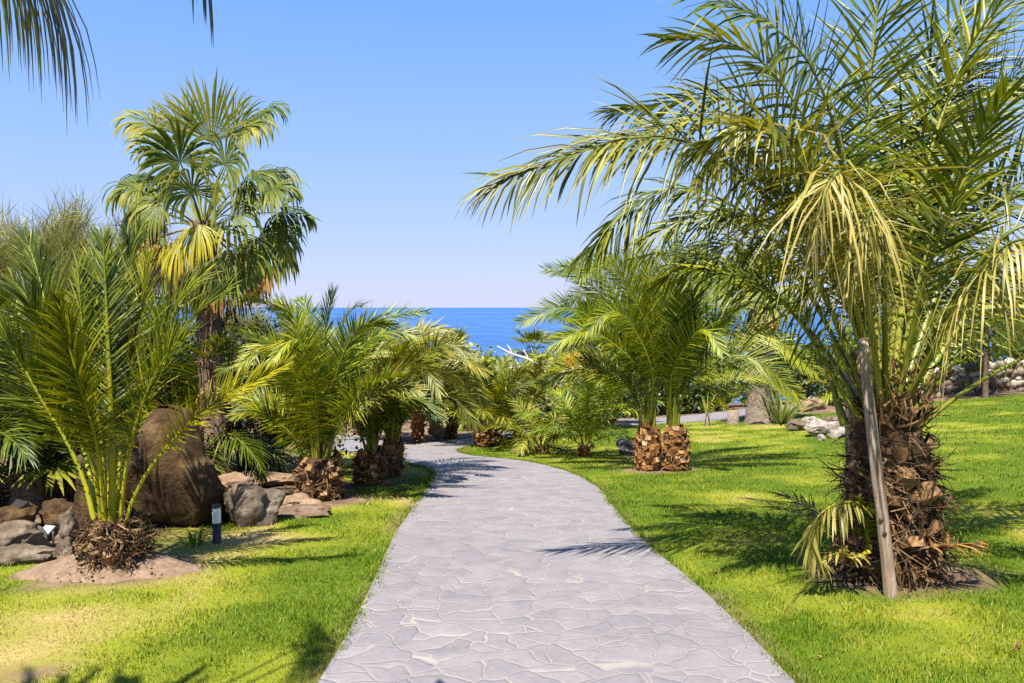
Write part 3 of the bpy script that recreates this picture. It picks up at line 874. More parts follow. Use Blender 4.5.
# longer blades leaning over the edges of the path
eg = np.array(left_edge_d + right_edge_d)
ii = RNG.integers(0, len(eg), 26000)
ex = eg[ii, 0] + eg[ii, 2] * RNG.normal(-.012, .03, 26000); ey = eg[ii, 1] + eg[ii, 3] * RNG.normal(-.012, .03, 26000)
cl_ = fbm(ex * 3, ey * 3, 91, 3); kp = RNG.random(26000) < np.clip((cl_ - .25) * 3, 0, 1)
ex, ey, ii = ex[kp], ey[kp], ii[kp]; ne = len(ex)
hh_ = RNG.uniform(.02, .055, ne); aa = RNG.uniform(0, 6.283, ne)
b0 = np.stack([ex, ey, hz(ex, ey) - .003], 1)
lean_ = np.stack([np.cos(aa) * .6 + eg[ii, 2] * .7, np.sin(aa) * .6 + eg[ii, 3] * .7, 0 * aa], 1) * hh_[:, None] * RNG.uniform(.3, 1.1, ne)[:, None]
fa2 = RNG.uniform(0, 6.283, ne); wd2 = (.0022 + .0005 * np.hypot(ex, ey)) / 2
sd2 = np.stack([np.cos(fa2), np.sin(fa2), 0 * fa2], 1) * wd2[:, None]
zz = np.array((0, 0, 1.))
V2 = np.stack([b0 - sd2, b0 + sd2, b0 + lean_ * .4 + zz * hh_[:, None] * .6 - sd2 * .8, b0 + lean_ * .4 + zz * hh_[:, None] * .6 + sd2 * .8, b0 + lean_ + zz * hh_[:, None] * .9], 1).reshape(-1, 3)
k2 = np.arange(ne)[:, None] * 5
gr.add(V2, k2 + np.array([[0, 1, 3, 2]]), 0, np.repeat(np.clip(RNG.normal(.22, .2, ne), 0, 1), 5))
gr.F.append((k2 + np.array([[2, 3, 4]]) + gr.n - 5 * ne, 0, True))
g = gr.build('grass', m); g['kind'] = 'stuff'; g['label'] = 'bright yellow-green mown lawn grass on both sides of the path'; g['category'] = 'grass'

# ---- sea
SEA = -44.0
se = MB()
rr_ = [0, 60, 200, 600, 1500, 4000, 10000, 30000, 60000]
vv = [(0, 0, SEA)]; ff = []
for i, q in enumerate(rr_[1:]):
    for j in range(48):
        vv.append((q * math.cos(j / 48 * 2 * math.pi), q * math.sin(j / 48 * 2 * math.pi), SEA))
ff = [(0, 1 + j, 1 + (j + 1) % 48) for j in range(48)]
for i in range(len(rr_) - 2):
    b = 1 + i * 48
    ff += [(b + j, b + 48 + j, b + 48 + (j + 1) % 48, b + (j + 1) % 48) for j in range(48)]
se.add(vv, ff)
m, nt, out = mat_new('sea_water')
geo = N(nt, 'ShaderNodeNewGeometry')
mp = N(nt, 'ShaderNodeMapping'); mp.inputs['Scale'].default_value = (.03, .012, .03); nt.links.new(geo.outputs['Position'], mp.inputs['Vector'])
no = N(nt, 'ShaderNodeTexNoise', i_Scale=1.0, i_Detail=7.0, i_Roughness=.6); nt.links.new(mp.outputs[0], no.inputs['Vector'])
mp2 = N(nt, 'ShaderNodeMapping'); mp2.inputs['Scale'].default_value = (.0016, .0011, 1); nt.links.new(geo.outputs['Position'], mp2.inputs['Vector'])
nb2 = N(nt, 'ShaderNodeTexNoise', i_Scale=1.0, i_Detail=4.0); nt.links.new(mp2.outputs[0], nb2.inputs['Vector'])
s = N(nt, 'ShaderNodeMath', operation='MULTIPLY_ADD', i_1=.5); nt.links.new(no.outputs['Fac'], s.inputs[0])
s_ = N(nt, 'ShaderNodeMath', operation='MULTIPLY', i_1=.5); nt.links.new(nb2.outputs['Fac'], s_.inputs[0]); nt.links.new(s_.outputs[0], s.inputs[2])
rp = ramp(nt, [(.36, (.020, .070, .200)), (.52, (.032, .098, .250)), (.66, (.058, .140, .30))])
nt.links.new(s.outputs[0], rp.inputs[0])
p = N(nt, 'ShaderNodeBsdfPrincipled', i_Roughness=.45); p.inputs['Specular IOR Level'].default_value = .12
nt.links.new(rp.outputs[0], p.inputs['Base Color'])
bp = N(nt, 'ShaderNodeBump', i_Strength=.5, i_Distance=1.5); nt.links.new(no.outputs['Fac'], bp.inputs['Height']); nt.links.new(bp.outputs[0], p.inputs['Normal'])
nt.links.new(p.outputs[0], out.inputs[0])
so = se.build('sea', m); so['kind'] = 'structure'

# ------------------------------------------------------------------ light
EL = R(61)
sh = nrm(np.array((.36, .93)))
S = Vector((-sh[0] * math.cos(EL), -sh[1] * math.cos(EL), math.sin(EL)))
sl = bpy.data.lights.new('sun', 'SUN'); sl.energy = 5.0; sl.angle = R(.55); sl.color = (1, .95, .86)
sun = bpy.data.objects.new('sun', sl); COL.objects.link(sun)
sun.rotation_euler = S.to_track_quat('Z', 'Y').to_euler(); sun.location = (0, 0, 30)
w = bpy.data.worlds.new('World'); sc.world = w; w.use_nodes = True
nt = w.node_tree; nt.nodes.clear()
sky = nt.nodes.new('ShaderNodeTexSky'); sky.sky_type = 'NISHITA'; sky.sun_disc = False
sky.sun_elevation = EL; sky.sun_rotation = math.atan2(S.x, S.y); sky.altitude = 60
sky.air_density = 1.0; sky.dust_density = .25; sky.ozone_density = 3.0
bg = nt.nodes.new('ShaderNodeBackground'); bg.inputs[1].default_value = .081
wo = nt.nodes.new('ShaderNodeOutputWorld')
geo = N(nt, 'ShaderNodeTexCoord'); sx = N(nt, 'ShaderNodeSeparateXYZ'); nt.links.new(geo.outputs['Generated'], sx.inputs[0])
gr_ = ramp(nt, [(0, (2.7, 3.0, 4.8)), (.06, (2.4, 2.92, 4.95)), (.18, (1.75, 2.78, 5.1)), (.36, (.95, 2.2, 5.1)), (1, (.4, 1.2, 3.4))])
nt.links.new(sx.outputs[2], gr_.inputs[0])
tint = N(nt, 'ShaderNodeMix', data_type='RGBA'); tint.inputs[0].default_value = .85
nt.links.new(sky.outputs[0], tint.inputs[6]); nt.links.new(gr_.outputs[0], tint.inputs[7]); nt.links.new(tint.outputs[2], bg.inputs[0]); nt.links.new(bg.outputs[0], wo.inputs[0])
sc.view_settings.view_transform = 'Standard'; sc.view_settings.look = 'None'
sc.view_settings.exposure = 1.37; sc.view_settings.gamma = 1
sc.cycles.max_bounces = 6; sc.cycles.transparent_max_bounces = 4; sc.cycles.diffuse_bounces = 3; sc.cycles.glossy_bounces = 2
sc.cycles.use_denoising = False
#@@PART4
# ------------------------------------------------------------------ hero palm, right foreground
M['hero_boot'] = rough_mat('old_leaf_bases', (.045, .022, .009), (.125, .066, .026), (.28, .155, .065), scale=16, bump=.7, usevar=.7)


def hero_palm():
    rng = np.random.default_rng(5)
    B = HP; D = depth(B)
    root = thing('date_palm', 'large date palm propped by a grey post, with long arching fronds and shaggy trunk', 'palm', B)
    # trunk: swollen shaggy foot, boots above
    rf = lambda u: .275 - .05 * u + .04 * math.sin(u * 7) * (1 - u) - .10 * max(0, u - .8) / .2
    tm = MB()
    boot_trunk(tm, 1.12, rf, nb=58, bw=.17, bh=.2, out=.04, cutp=.10, rng=rng)
    fibres(tm, 1100, rf, .95, ln=.22, w=.016, mat=2, rng=rng, hang=.5)
    fibres(tm, 260, lambda u: .20 - .06 * u, .35, ln=.2, w=.02, mat=0, rng=rng, hang=-1.2, z0=1.0)
    tm.build('trunk', [M['hero_boot'], M['boot_cut'], M['fibre']], root)

    def fr(way, lm=.62, n=62, m=None, st='stalk', name='frond', label=None, r0=.026, pa=True, **kw):
        pts = [P(x, y, D + d) - B for x, y, d in way]
        if pa:
            pts[0] = np.array((pts[0][0] * .6, pts[0][1] * .6, min(pts[0][2], 1.12)))
        out = pts[-1] * np.array((1, 1, 0)); out = nrm(out); m = m or ('leaf_olive', 'leaf_bright', 'leaf')[int(rng.integers(3))]; n = int(n * 1.22); kw.setdefault('vsd', .3); kw.setdefault('face', float(rng.choice((.6, .5, .35, -.4)))); kw.setdefault('vjit', 26)
        kw.setdefault('vang', 24); kw.setdefault('droop', .24); kw.setdefault('w', .021); kw.setdefault('s0', .36)
        o = frond_mesh(pts, lm, n, r0, inward=-out, rng=rng, **kw).build(name, [M[m], M[st]], root)
        if label: o['label'] = label
        return o
    c = (872, 430, 0)
    fr([c, (803, 250, -.2), (722, 160, -.4), (630, 138, -.5), (482, 188, -.6)], .60, 70, droop=.5, s0=.38)
    fr([c, (790, 260, .2), (722, 200, .3), (655, 192, .4), (580, 258, .4)], .55, 64, droop=.6, s0=.38)
    fr([c, (850, 210, -.3), (822, 90, -.6), (775, 28, -.8), (690, -12, -.9)], .60, 66, droop=.35)
    fr([(870, 425, 0), (842, 230, .4), (790, 135, .7), (725, 98, .9), (610, 112, 1.0)], .55, 64, 'leaf', droop=.4, s0=.38)
    fr([(876, 420, 0), (868, 210, .3), (872, 60, .4), (890, -80, .4)], .6, 60, 'leaf', droop=.15)
    fr([(880, 420, 0), (892, 200, .4), (935, 60, .7), (1000, -50, .8)], .6, 60, 'leaf', droop=.2)
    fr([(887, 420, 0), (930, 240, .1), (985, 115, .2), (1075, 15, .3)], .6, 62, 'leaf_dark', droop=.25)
    fr([(892, 425, 0), (950, 265, .4), (1020, 185, .6), (1120, 160, .7)], .6, 62, 'leaf', droop=.35)
    fr([(868, 430, 0), (832, 335, .3), (785, 265, .7), (725, 245, 1.0), (655, 285, 1.2)], .5, 58, 'leaf', droop=.5)
    fr([(862, 440, 0), (838, 385, -.1), (802, 325, -.2), (760, 285, -.3), (690, 268, -.4)], .42, 54, 'leaf', droop=.4)
    fr([(897, 430, 0), (942, 352, .2), (988, 292, .4), (1050, 268, .6)], .5, 54, 'leaf', droop=.35)
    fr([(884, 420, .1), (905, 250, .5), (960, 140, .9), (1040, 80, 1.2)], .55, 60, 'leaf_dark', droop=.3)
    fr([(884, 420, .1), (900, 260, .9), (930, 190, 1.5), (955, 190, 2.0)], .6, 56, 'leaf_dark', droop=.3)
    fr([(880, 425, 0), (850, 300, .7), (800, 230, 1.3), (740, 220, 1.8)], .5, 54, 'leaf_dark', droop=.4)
    fr([(872, 425, 0), (830, 235, -.1), (770, 150, -.2), (700, 118, -.2), (600, 150, -.3)], .55, 62, droop=.3)
    fr([(872, 425, 0), (838, 200, .2), (790, 95, .3), (735, 45, .3), (665, 40, .3)], .58, 62, 'leaf', droop=.25)
    fr([(872, 430, 0), (815, 280, .3), (760, 220, .6), (700, 215, .8), (640, 240, 1.0)], .5, 60, 'leaf', droop=.4)
    fr([(870, 425, 0), (845, 260, -.5), (805, 170, -.9), (755, 130, -1.1), (690, 150, -1.3)], .5, 60, droop=.5)
    fr([(886, 425, 0), (915, 220, .2), (955, 80, .3), (1010, -10, .3)], .6, 60, droop=.25)
    # pale older fronds hanging forward
    pl = 'pale yellowing hanging frond'
    fr([(878, 425, -.1), (862, 250, -.7), (845, 178, -1.05), (828, 185, -1.3), (812, 250, -1.5)], .56, 52, 'leaf_pale', droop=.85, vang=5, label=pl, s0=.36, w=.016, rag=.45, vjit=38, face=.35, a0=85, a1=30)
    fr([(882, 425, -.1), (884, 280, -.6), (880, 215, -.9), (868, 215, -1.1), (852, 275, -1.25)], .5, 48, 'leaf_pale', droop=.9, vang=0, label=pl, s0=.38, w=.015, rag=.45, vjit=38, face=.4, a0=85, a1=30)
    fr([(872, 425, -.1), (830, 240, -.5), (790, 140, -.8), (745, 122, -1.0), (700, 175, -1.1)], .5, 50, 'leaf_olive', droop=1.0, vang=10, s0=.4)
    fr([(894, 430, -.1), (950, 320, -.6), (998, 252, -.9), (1045, 245, -1.1), (1100, 320, -1.2)], .6, 56, 'leaf_pale', droop=1.2, vang=5, label=pl, s0=.4, w=.017, rag=.3, face=.1)
    fr([(892, 430, -.1), (955, 300, -.3), (1010, 232, -.5), (1075, 225, -.6), (1120, 280, -.7)], .55, 50, 'leaf_olive', droop=1.0, vang=8, s0=.4)
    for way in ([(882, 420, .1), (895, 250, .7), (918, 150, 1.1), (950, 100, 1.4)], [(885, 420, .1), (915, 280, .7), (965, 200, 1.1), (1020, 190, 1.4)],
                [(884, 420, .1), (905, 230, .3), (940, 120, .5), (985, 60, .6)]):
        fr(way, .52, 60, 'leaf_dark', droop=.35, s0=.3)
    # inner spear leaves
    for i in range(4):
        a = rng.uniform(0, 6.28); e = R(rng.uniform(74, 86))
        pts = proc_pts(a, e, rng.uniform(1.6, 2.5), rng.uniform(.4, .9), .08, 1.1)
        frond_mesh(pts, .45, 46, .02, .3, inward=(-math.cos(a), -math.sin(a), 0), rng=rng, vang=32, droop=.15, w=.026).build('frond', [M['leaf'], M['stalk']], root)
    # fronds reaching to the back and right, out of frame
    for a, e, L_ in ((60, 62, 2.7), (25, 50, 2.8), (130, 60, 2.6), (-25, 45, 2.5)):
        a = R(a); pts = proc_pts(a, R(e), L_, 1.25, .14, 1.0)
        frond_mesh(pts, .5, 60, .024, .38, inward=(-math.cos(a), -math.sin(a), 0), rng=rng, vang=24, droop=.35, w=.02).build('frond', [M['leaf_olive' if e < 55 else 'leaf'], M['stalk']], root)
    # cut stalks
    for way in ([(893, 438, -.05), (925, 398, -.1), (966, 344, -.1)], [(845, 425, 0), (836, 398, 0), (832, 380, 0)], [(902, 440, 0), (925, 420, .1), (938, 408, .2)]):
        pts = [P(x, y, D + d) - B for x, y, d in way]
        C, _ = catmull(pts, 10); mb = MB(); tube(mb, C, np.linspace(.034, .016, 10), 7, 0, .5, flat=.65, ref=np.array((0, -1., .2)))
        o = mb.build('cut_stalk', [M['stalk']], root)
    # low curled yellow frond and orange dry frond at the foot
    pts = [P(x, y, D - .40 + d) - B for x, y, d in ((872, 512, .12), (852, 502, 0), (828, 508, -.06), (812, 528, -.1), (812, 552, -.1), (824, 566, -.1))]
    o = frond_mesh(pts, .24, 34, .014, .15, inward=(0, 1, 0), rng=rng, vang=-10, droop=.6, w=.02, a0=60, a1=35, thorns=False).build('frond', [M['leaf_pale'], M['stalk_yellow']], root)
    o['label'] = 'curled pale yellow frond at the foot of the trunk'
    pts = [P(x, y, D - .40 + d) - B for x, y, d in ((868, 552, .08), (852, 558, 0), (838, 553, -.04), (826, 560, -.08))]
    frond_mesh(pts, .16, 22, .012, .15, inward=(0, 1, 0), rng=rng, vang=20, droop=.3, w=.02, thorns=False).build('frond', [M['leaf_pale'], M['stalk_yellow']], root)
    pts = [P(x, y, D - .38 + d) - B for x, y, d in ((905, 552, .1), (925, 548, 0), (948, 545, 0), (980, 543, .05))]
    o = frond_mesh(pts, .17, 18, .014, .3, inward=(0, 1, 0), rng=rng, vang=20, droop=.3, w=.024, thorns=False).build('dry_frond', [M['leaf_dry'], M['stalk_brown']], root)
    o['label'] = 'orange dried frond lying on the grass'
    # suckers left of the trunk
    for i in range(5):
        a = R(180 + rng.uniform(-45, 50)); pts = proc_pts(a, R(rng.uniform(35, 75)), rng.uniform(.35, .55), .7, .34, .22 + .1 * rng.random())
        frond_mesh(pts, .14, 20, .008, .15, inward=(-math.cos(a), -math.sin(a), 0), rng=rng, vang=20, w=.014, thorns=False).build('frond', [M['leaf_dark'], M['stalk']], root)


hero_palm()

# posts propping the hero palm
def prop_post(label, base, top, r0, r1, seed):
    rng = np.random.default_rng(seed)
    root = thing('support_post', label, 'post', base, 0, 'timber props of the large palm')
    d = np.asarray(top) - np.asarray(base)
    pts = [d * u + np.array((math.sin(u * 5 + seed) * .008, math.cos(u * 4) * .006, 0)) for u in np.linspace(-.04, 1, 16)]
    mb = MB(); tube(mb, pts, np.linspace(r0, r1, 16) * (1 + rng.normal(0, .025, 16)), 12, 0, .5)
    mb.build('shaft', [M['post']], root)
    kn = MB()
    for i in range(5):
        u = rng.uniform(.15, .9); a = rng.uniform(3.6, 5.8)
        c = d * u + np.array((math.cos(a), math.sin(a), 0)) * r0 * .93
        tube(kn, [c - (0, 0, .012), c, c + (0, 0, .012)], [.006, .014, .006], 8, 0, .2)
    kn.build('knot', [M['bark']], root)
    return root


b1 = G(890, 597); D1 = depth(b1)
r1 = prop_post('weathered grey post leaning in front of the large palm trunk', b1, P(863, 338, D1 + .05), .040, .031, 1)
wm = MB()
for z, rr in ((.93, .27), (.95, .27)):
    a = np.linspace(0, 2 * math.pi, 40); tube(wm, [(HP[0] + rr * math.cos(q), HP[1] + rr * 1.02 * math.sin(q) - .03, HP[2] + z + .02 * math.sin(q * 2)) for q in a], .005, 5, 0, cap=False)
tag(wm.build('tie_wire', M['wire']), 'dark wire tied round the trunk and prop of the large palm', 'wire')
prop_post('pale post standing behind the large palm, left of the leaning prop', G(870, 560) + np.array((.1, .5, 0)), P(851, 352, D1 + 1.0), .05, .045, 2)

# ------------------------------------------------------------------ twin trunk palm, middle right
def frond_set(root, B, D, start, specs, lm, n, mats, rng, H, **kw):
    for way in specs:
        opt = way[-1] if isinstance(way[-1], dict) else {}
        w_ = [q for q in way if not isinstance(q, dict)]
        pts = [P(x, y, D + d) - B for x, y, d in [start(w_)] + list(w_)]
        out = nrm(pts[-1] * np.array((1, 1, 0)))
        k = dict(vang=22, droop=.25, w=.03, s0=.2, r0=.022, face=float(rng.choice((.75, .6, .5, -.45)))); k.update(kw); k.update({a: b for a, b in opt.items() if a not in ('m', 'st', 'label', 'lm')})
        r0 = k.pop('r0')
        o = frond_mesh(pts, opt.get('lm', lm), n, r0, inward=-out, rng=rng, **k).build('frond', [M[opt.get('m', mats[0])], M[opt.get('st', mats[1])]], root)
        if 'label' in opt: o['label'] = opt['label']


def mid_palm():
    rng = np.random.default_rng(8)
    B = MP; D = depth(B); s = D / F
    root = thing('date_palm', 'bushy date palm with two short orange-brown pineapple trunks on the right lawn', 'palm', B)
    for dx, dy, h in ((-13.6 * s, 0, .66), (13.4 * s, -.08, .63)):
        tm = MB(); r = 11.7 * s
        boot_trunk(tm, h, lambda u: r * (.90 + .18 * math.sin(min(1, u * 1.05) * math.pi) - .22 * max(0, u - .6) / .4), nb=52, bw=.13, bh=.15, out=.024, cutp=.45, rng=rng, x0=dx, y0=dy)
        fibres(tm, 150, lambda u: r * (.98 - .12 * u), h, ln=.12, w=.014, mat=2, rng=rng, x0=dx, y0=dy)
        tm.build('trunk', [M['boot'], M['boot_cut'], M['fibre']], root)

    def st(w_): return (661 + (8 if w_[-1][0] > 660 else -8) + np.clip((w_[0][0] - 661) * .25, -6, 6), 430, 0)
    specs = [
        [(640, 370, 0), (600, 325, -.1), (565, 308, -.2), (520, 322, -.2)],
        [(640, 360, .1), (605, 300, .2), (575, 274, .2), (545, 270, .2)],
        [(645, 380, -.2), (615, 345, -.5), (585, 332, -.7), (550, 345, -.8)],
        [(650, 350, .2), (640, 290, .3), (632, 262, .4), (626, 250, .4)],
        [(655, 350, -.1), (650, 290, -.2), (646, 258, -.2), (640, 244, -.2)],
        [(665, 350, 0), (672, 290, .1), (685, 258, .1), (700, 246, .1)],
        [(672, 360, 0), (700, 300, .1), (728, 270, .1), (752, 262, .1)],
        [(676, 365, -.1), (712, 318, -.2), (748, 296, -.2), (790, 300, -.2)],
        [(680, 380, 0), (722, 345, 0), (765, 335, 0), (815, 372, 0)],
        [(680, 390, -.2), (715, 362, -.4), (752, 358, -.5), (795, 392, -.5), dict(m='leaf')],
        [(672, 375, -.4), (692, 338, -.8), (706, 330, -1.0), (722, 352, -1.2), dict(lm=.36)],
        [(652, 372, -.4), (632, 326, -.7), (612, 312, -.9), (586, 332, -1.0), dict(lm=.38)],
        [(652, 345, -.3), (625, 285, -.6), (600, 262, -.8), (580, 278, -.9)],
        [(668, 340, -.3), (690, 278, -.5), (708, 262, -.6), (726, 280, -.7)],
        [(660, 340, .5), (655, 290, .9), (650, 268, 1.1), (645, 262, 1.3), dict(m='leaf_dark')],
        [(675, 350, .5), (705, 300, 1.0), (735, 285, 1.3), (770, 300, 1.5), dict(m='leaf_dark')],
        [(645, 355, .5), (615, 305, 1.0), (585, 292, 1.3), (560, 310, 1.5), dict(m='leaf_dark')],
        [(640, 395, .1), (605, 370, .3), (570, 368, .4), (540, 385, .4), dict(m='leaf')],
        [(684, 395, .3), (725, 380, .6), (765, 378, .8), (800, 400, .9), dict(m='leaf')],
        [(650, 372, .8), (625, 335, 1.3), (600, 330, 1.6), (570, 345, 1.8), dict(m='leaf_dark')],
        [(672, 372, .8), (700, 335, 1.3), (730, 330, 1.6), (760, 350, 1.8), dict(m='leaf_dark')],
        [(640, 352, 0), (612, 288, 0), (590, 268, 0), (563, 268, 0)],
        [(663, 340, .2), (668, 280, .2), (672, 255, .2), (678, 240, .2)],
        [(648, 345, .1), (628, 280, .1), (612, 262, .1), (596, 262, .1), dict(m='leaf')],
    ]
    frond_set(root, B, D, st, specs, .43, 100, ('leaf_bright', 'stalk'), rng, .6, w=.0175, s0=.30, vsd=.24, vjit=5, a0=60, a1=30, droop=.07, vang=22, rag=.05, face=.72)
    for i in range(6):
        a = rng.uniform(0, 6.28); e = R(rng.uniform(74, 88)); L_ = rng.uniform(1.5, 2.4)
        pts = proc_pts(a, e, L_, rng.uniform(.5, 1.2), .08, .58)
        pts = [q + np.array(((12 if i % 2 else -12) * s, 0, 0)) for q in pts]
        frond_mesh(pts, .38, 80, .02, .3, inward=(-math.cos(a), -math.sin(a), 0), rng=rng, vang=26, vjit=10, droop=.12, w=.021).build('frond', [M['leaf_dark' if i % 3 else 'leaf'], M['stalk']], root)


mid_palm()

# ------------------------------------------------------------------ front left palm with yellow stalks
def left_palm():
    rng = np.random.default_rng(21)
    B = G(113, 573) + np.array((0, .05, .12)); D = depth(B); s = D / F
    root = thing('date_palm', 'young palm with bright yellow stalks rising from a fibrous ball on a soil mound', 'palm', B)
    tm = MB(); rf = lambda u: .175 + .035 * math.sin(u * math.pi) - .06 * u
    boot_trunk(tm, .24, rf, nb=26, bw=.09, bh=.1, out=.025, cutp=.0, rng=rng)
    fibres(tm, 700, rf, .27, ln=.11, w=.016, mat=2, rng=rng, hang=.1, z0=-.02)
    tm.build('trunk', [M['fibre'], M['boot'], M['fibre']], root)

    def st(w_): return (112 + np.clip((w_[0][0] - 112) * .35, -16, 18), 548, -.02)
    Y = dict(m='leaf_bright', st='stalk_yellow')
    specs = [
        [(112, 440, -.15), (108, 340, -.2), (103, 238, -.25), dict(st='stalk_yellow', r0=.028)],
        [(100, 430, -.1), (84, 340, -.2), (78, 268, -.25), dict(st='stalk_yellow')],
        [(122, 430, 0), (136, 330, 0), (150, 258, .05), dict(st='stalk_yellow')],
        [(92, 460, -.1), (62, 375, -.2), (38, 315, -.3), (15, 285, -.3), dict(st='stalk_yellow')],
        [(80, 470, 0), (42, 400, 0), (8, 345, 0), (-25, 318, 0), dict(st='stalk_yellow')],
        [(85, 455, .2), (55, 350, .3), (40, 280, .4), (25, 235, .5), dict(st='stalk_yellow')],
        [(130, 450, 0), (165, 365, 0), (195, 315, 0), (228, 288, 0), dict(st='stalk_yellow')],
        [(125, 450, .2), (148, 370, .3), (175, 305, .4), (205, 272, .5), dict(st='stalk_yellow')],
        [(133, 500, -.1), (158, 458, -.2), (205, 410, -.3), (288, 364, -.3), dict(m='leaf_yellow', st='stalk_yellow', label='lowest yellow frond reaching to the right', lm=.25, vang=48, droop=.02, w=.012, s0=.42, a0=55, a1=25)],
        [(118, 440, .3), (120, 340, .4), (126, 270, .5), (140, 228, .6)],
        [(108, 440, .2), (98, 345, .35), (98, 280, .5), (106, 240, .6)],
        [(128, 455, -.2), (150, 385, -.4), (170, 350, -.5), (190, 335, -.6), dict(lm=.36)],
        [(98, 450, -.2), (78, 380, -.4), (66, 330, -.5), (60, 300, -.6), dict(lm=.36)],
    ]
    frond_set(root, B, D, st, specs, .37, 100, ('leaf', 'stalk_yellow'), rng, .3, w=.0145, s0=.37, vang=36, droop=.12, a0=52, a1=20, r0=.019, vsd=.28)


left_palm()

# ------------------------------------------------------------------ second left palm
def second_palm():
    rng = np.random.default_rng(33)
    B = L2; D = depth(B); s = D / F
    root = thing('date_palm', 'bright green date palm with a stubby trunk beside the red earth ledge', 'palm', B)
    tm = MB(); r = 22 * s
    r *= .9
    boot_trunk(tm, .46, lambda u: r * (.92 + .14 * math.sin(u * math.pi) - .2 * max(0, u - .6)), nb=64, bw=.11, bh=.13, out=.035, cutp=.2, rng=rng)
    fibres(tm, 260, lambda u: r, .42, ln=.14, w=.016, mat=2, rng=rng)
    tm.build('trunk', [M['hero_boot'], M['boot_cut'], M['fibre']], root)

    def st(w_): return (320 + np.clip((w_[0][0] - 320) * .3, -14, 14), 468, 0)
    specs = [
        [(322, 390, 0), (326, 325, 0), (334, 292, 0)],
        [(310, 400, .1), (292, 335, .1), (268, 305, .1), (246, 300, .1)],
        [(330, 400, -.1), (352, 345, -.2), (385, 318, -.2), (425, 312, -.2)],
        [(332, 405, .1), (360, 350, .2), (388, 332, .2), (415, 335, .2)],
        [(305, 405, -.2), (285, 355, -.4), (265, 345, -.5), (243, 362, -.6)],
        [(312, 400, -.2), (300, 335, -.3), (290, 312, -.3), (276, 308, -.3)],
        [(300, 430, 0), (272, 408, 0), (245, 398, 0), (222, 392, 0), dict(m='leaf', lm=.3)],
        [(296, 440, -.1), (275, 420, -.2), (255, 410, -.3), (236, 415, -.4), dict(m='leaf', lm=.3)],
        [(316, 395, -.3), (306, 350, -.6), (292, 340, -.8), (270, 362, -1.0), dict(lm=.3)],
        [(330, 400, -.2), (348, 345, -.4), (366, 325, -.5), (392, 325, -.6)],
        [(340, 420, 0), (375, 385, 0), (410, 368, 0), (455, 378, 0), dict(m='leaf_olive')],
        [(338, 425, -.2), (365, 400, -.4), (392, 385, -.5), (420, 390, -.6), dict(m='leaf_olive')],
        [(318, 390, .3), (310, 330, .5), (305, 305, .6), (300, 300, .7)],
        [(326, 390, .3), (342, 330, .5), (352, 310, .6), (362, 305, .7)],
        [(305, 410, .5), (280, 350, .8), (262, 330, 1.0), (240, 330, 1.2), dict(m='leaf')],
        [(335, 410, .5), (362, 362, .8), (385, 350, 1.0), (405, 355, 1.2), dict(m='leaf')],
        [(302, 420, .3), (270, 375, .4), (248, 362, .5), (222, 370, .6), dict(m='leaf')],
        [(315, 400, -.1), (302, 350, -.2), (290, 318, -.2), (278, 302, -.2)],
    ]
    frond_set(root, B, D, st, specs, .36, 100, ('leaf_bright', 'stalk'), rng, .45, w=.016, vsd=.28, s0=.16, droop=.14, vjit=11)
    for i in range(4):
        a = rng.uniform(0, 6.28); e = R(rng.uniform(66, 86))
        pts = proc_pts(a, e, rng.uniform(1.3, 1.9), rng.uniform(.5, 1.1), .08, .44)
        frond_mesh(pts, .38, 84, .018, .18, inward=(-math.cos(a), -math.sin(a), 0), rng=rng, vang=26, droop=.14, w=.019).build('frond', [M['leaf_bright' if i % 3 else 'leaf'], M['stalk']], root)


second_palm()


def spit_palm(label, B, seed, H, rpx, specs, m, start):
    rng = np.random.default_rng(seed); D = depth(B); s = D / F
    root = thing('date_palm', label, 'palm', B)
    tm = MB(); r = rpx * s
    boot_trunk(tm, H, lambda u: r * (1.08 - .22 * u), nb=46, bw=.13, bh=.14, out=.04, cutp=.25, rng=rng)
    fibres(tm, 200, lambda u: r, H, ln=.15, w=.016, mat=2, rng=rng)
    tm.build('trunk', [M['boot'], M['boot_cut'], M['fibre']], root)

    def st(w_): return (start[0] + np.clip((w_[0][0] - start[0]) * .3, -9, 9), start[1], 0)
    frond_set(root, B, D, st, specs, .40, 84, (m, 'stalk'), rng, H, w=.021, s0=.2, droop=.18, vjit=12)
    for i in range(10):
        a = rng.uniform(0, 6.28); e = R(rng.uniform(62, 88))
        frond_mesh(proc_pts(a, e, rng.uniform(1.0, 1.55), rng.uniform(.5, 1.0), .06, H * .97), .34, 70, .015, .2, inward=(-math.cos(a), -math.sin(a), 0), rng=rng, vang=26, droop=.15, w=.021).build('frond', [M[m], M['stalk']], root)


spit_palm('date palm with a dark shaded trunk on the grass spit, behind the stubby trunk', L3, 41, .42, 13.5, [
    [(366, 410, 0), (352, 372, 0), (336, 356, 0), (312, 368, 0)], [(372, 405, .1), (372, 360, .1), (368, 338, .1), (358, 328, .1)],
    [(376, 410, -.1), (392, 372, -.1), (412, 360, -.1), (434, 375, -.1)], [(358, 430, 0), (338, 408, 0), (322, 404, 0), (303, 420, 0)],
    [(382, 422, -.2), (402, 400, -.3), (420, 398, -.3), (440, 416, -.4)], [(368, 410, -.4), (360, 375, -.8), (350, 368, -1.0), (336, 390, -1.2)],
    [(375, 410, -.4), (385, 378, -.8), (392, 370, -1.0), (402, 388, -1.2)], [(372, 400, .5), (378, 355, .9), (385, 342, 1.1), (395, 345, 1.3)],
    [(366, 400, .5), (350, 365, .9), (335, 355, 1.1), (318, 360, 1.3)], [(372, 412, -.5), (372, 382, -1.0), (370, 378, -1.2), (366, 405, -1.4)]], 'leaf', (371, 452))
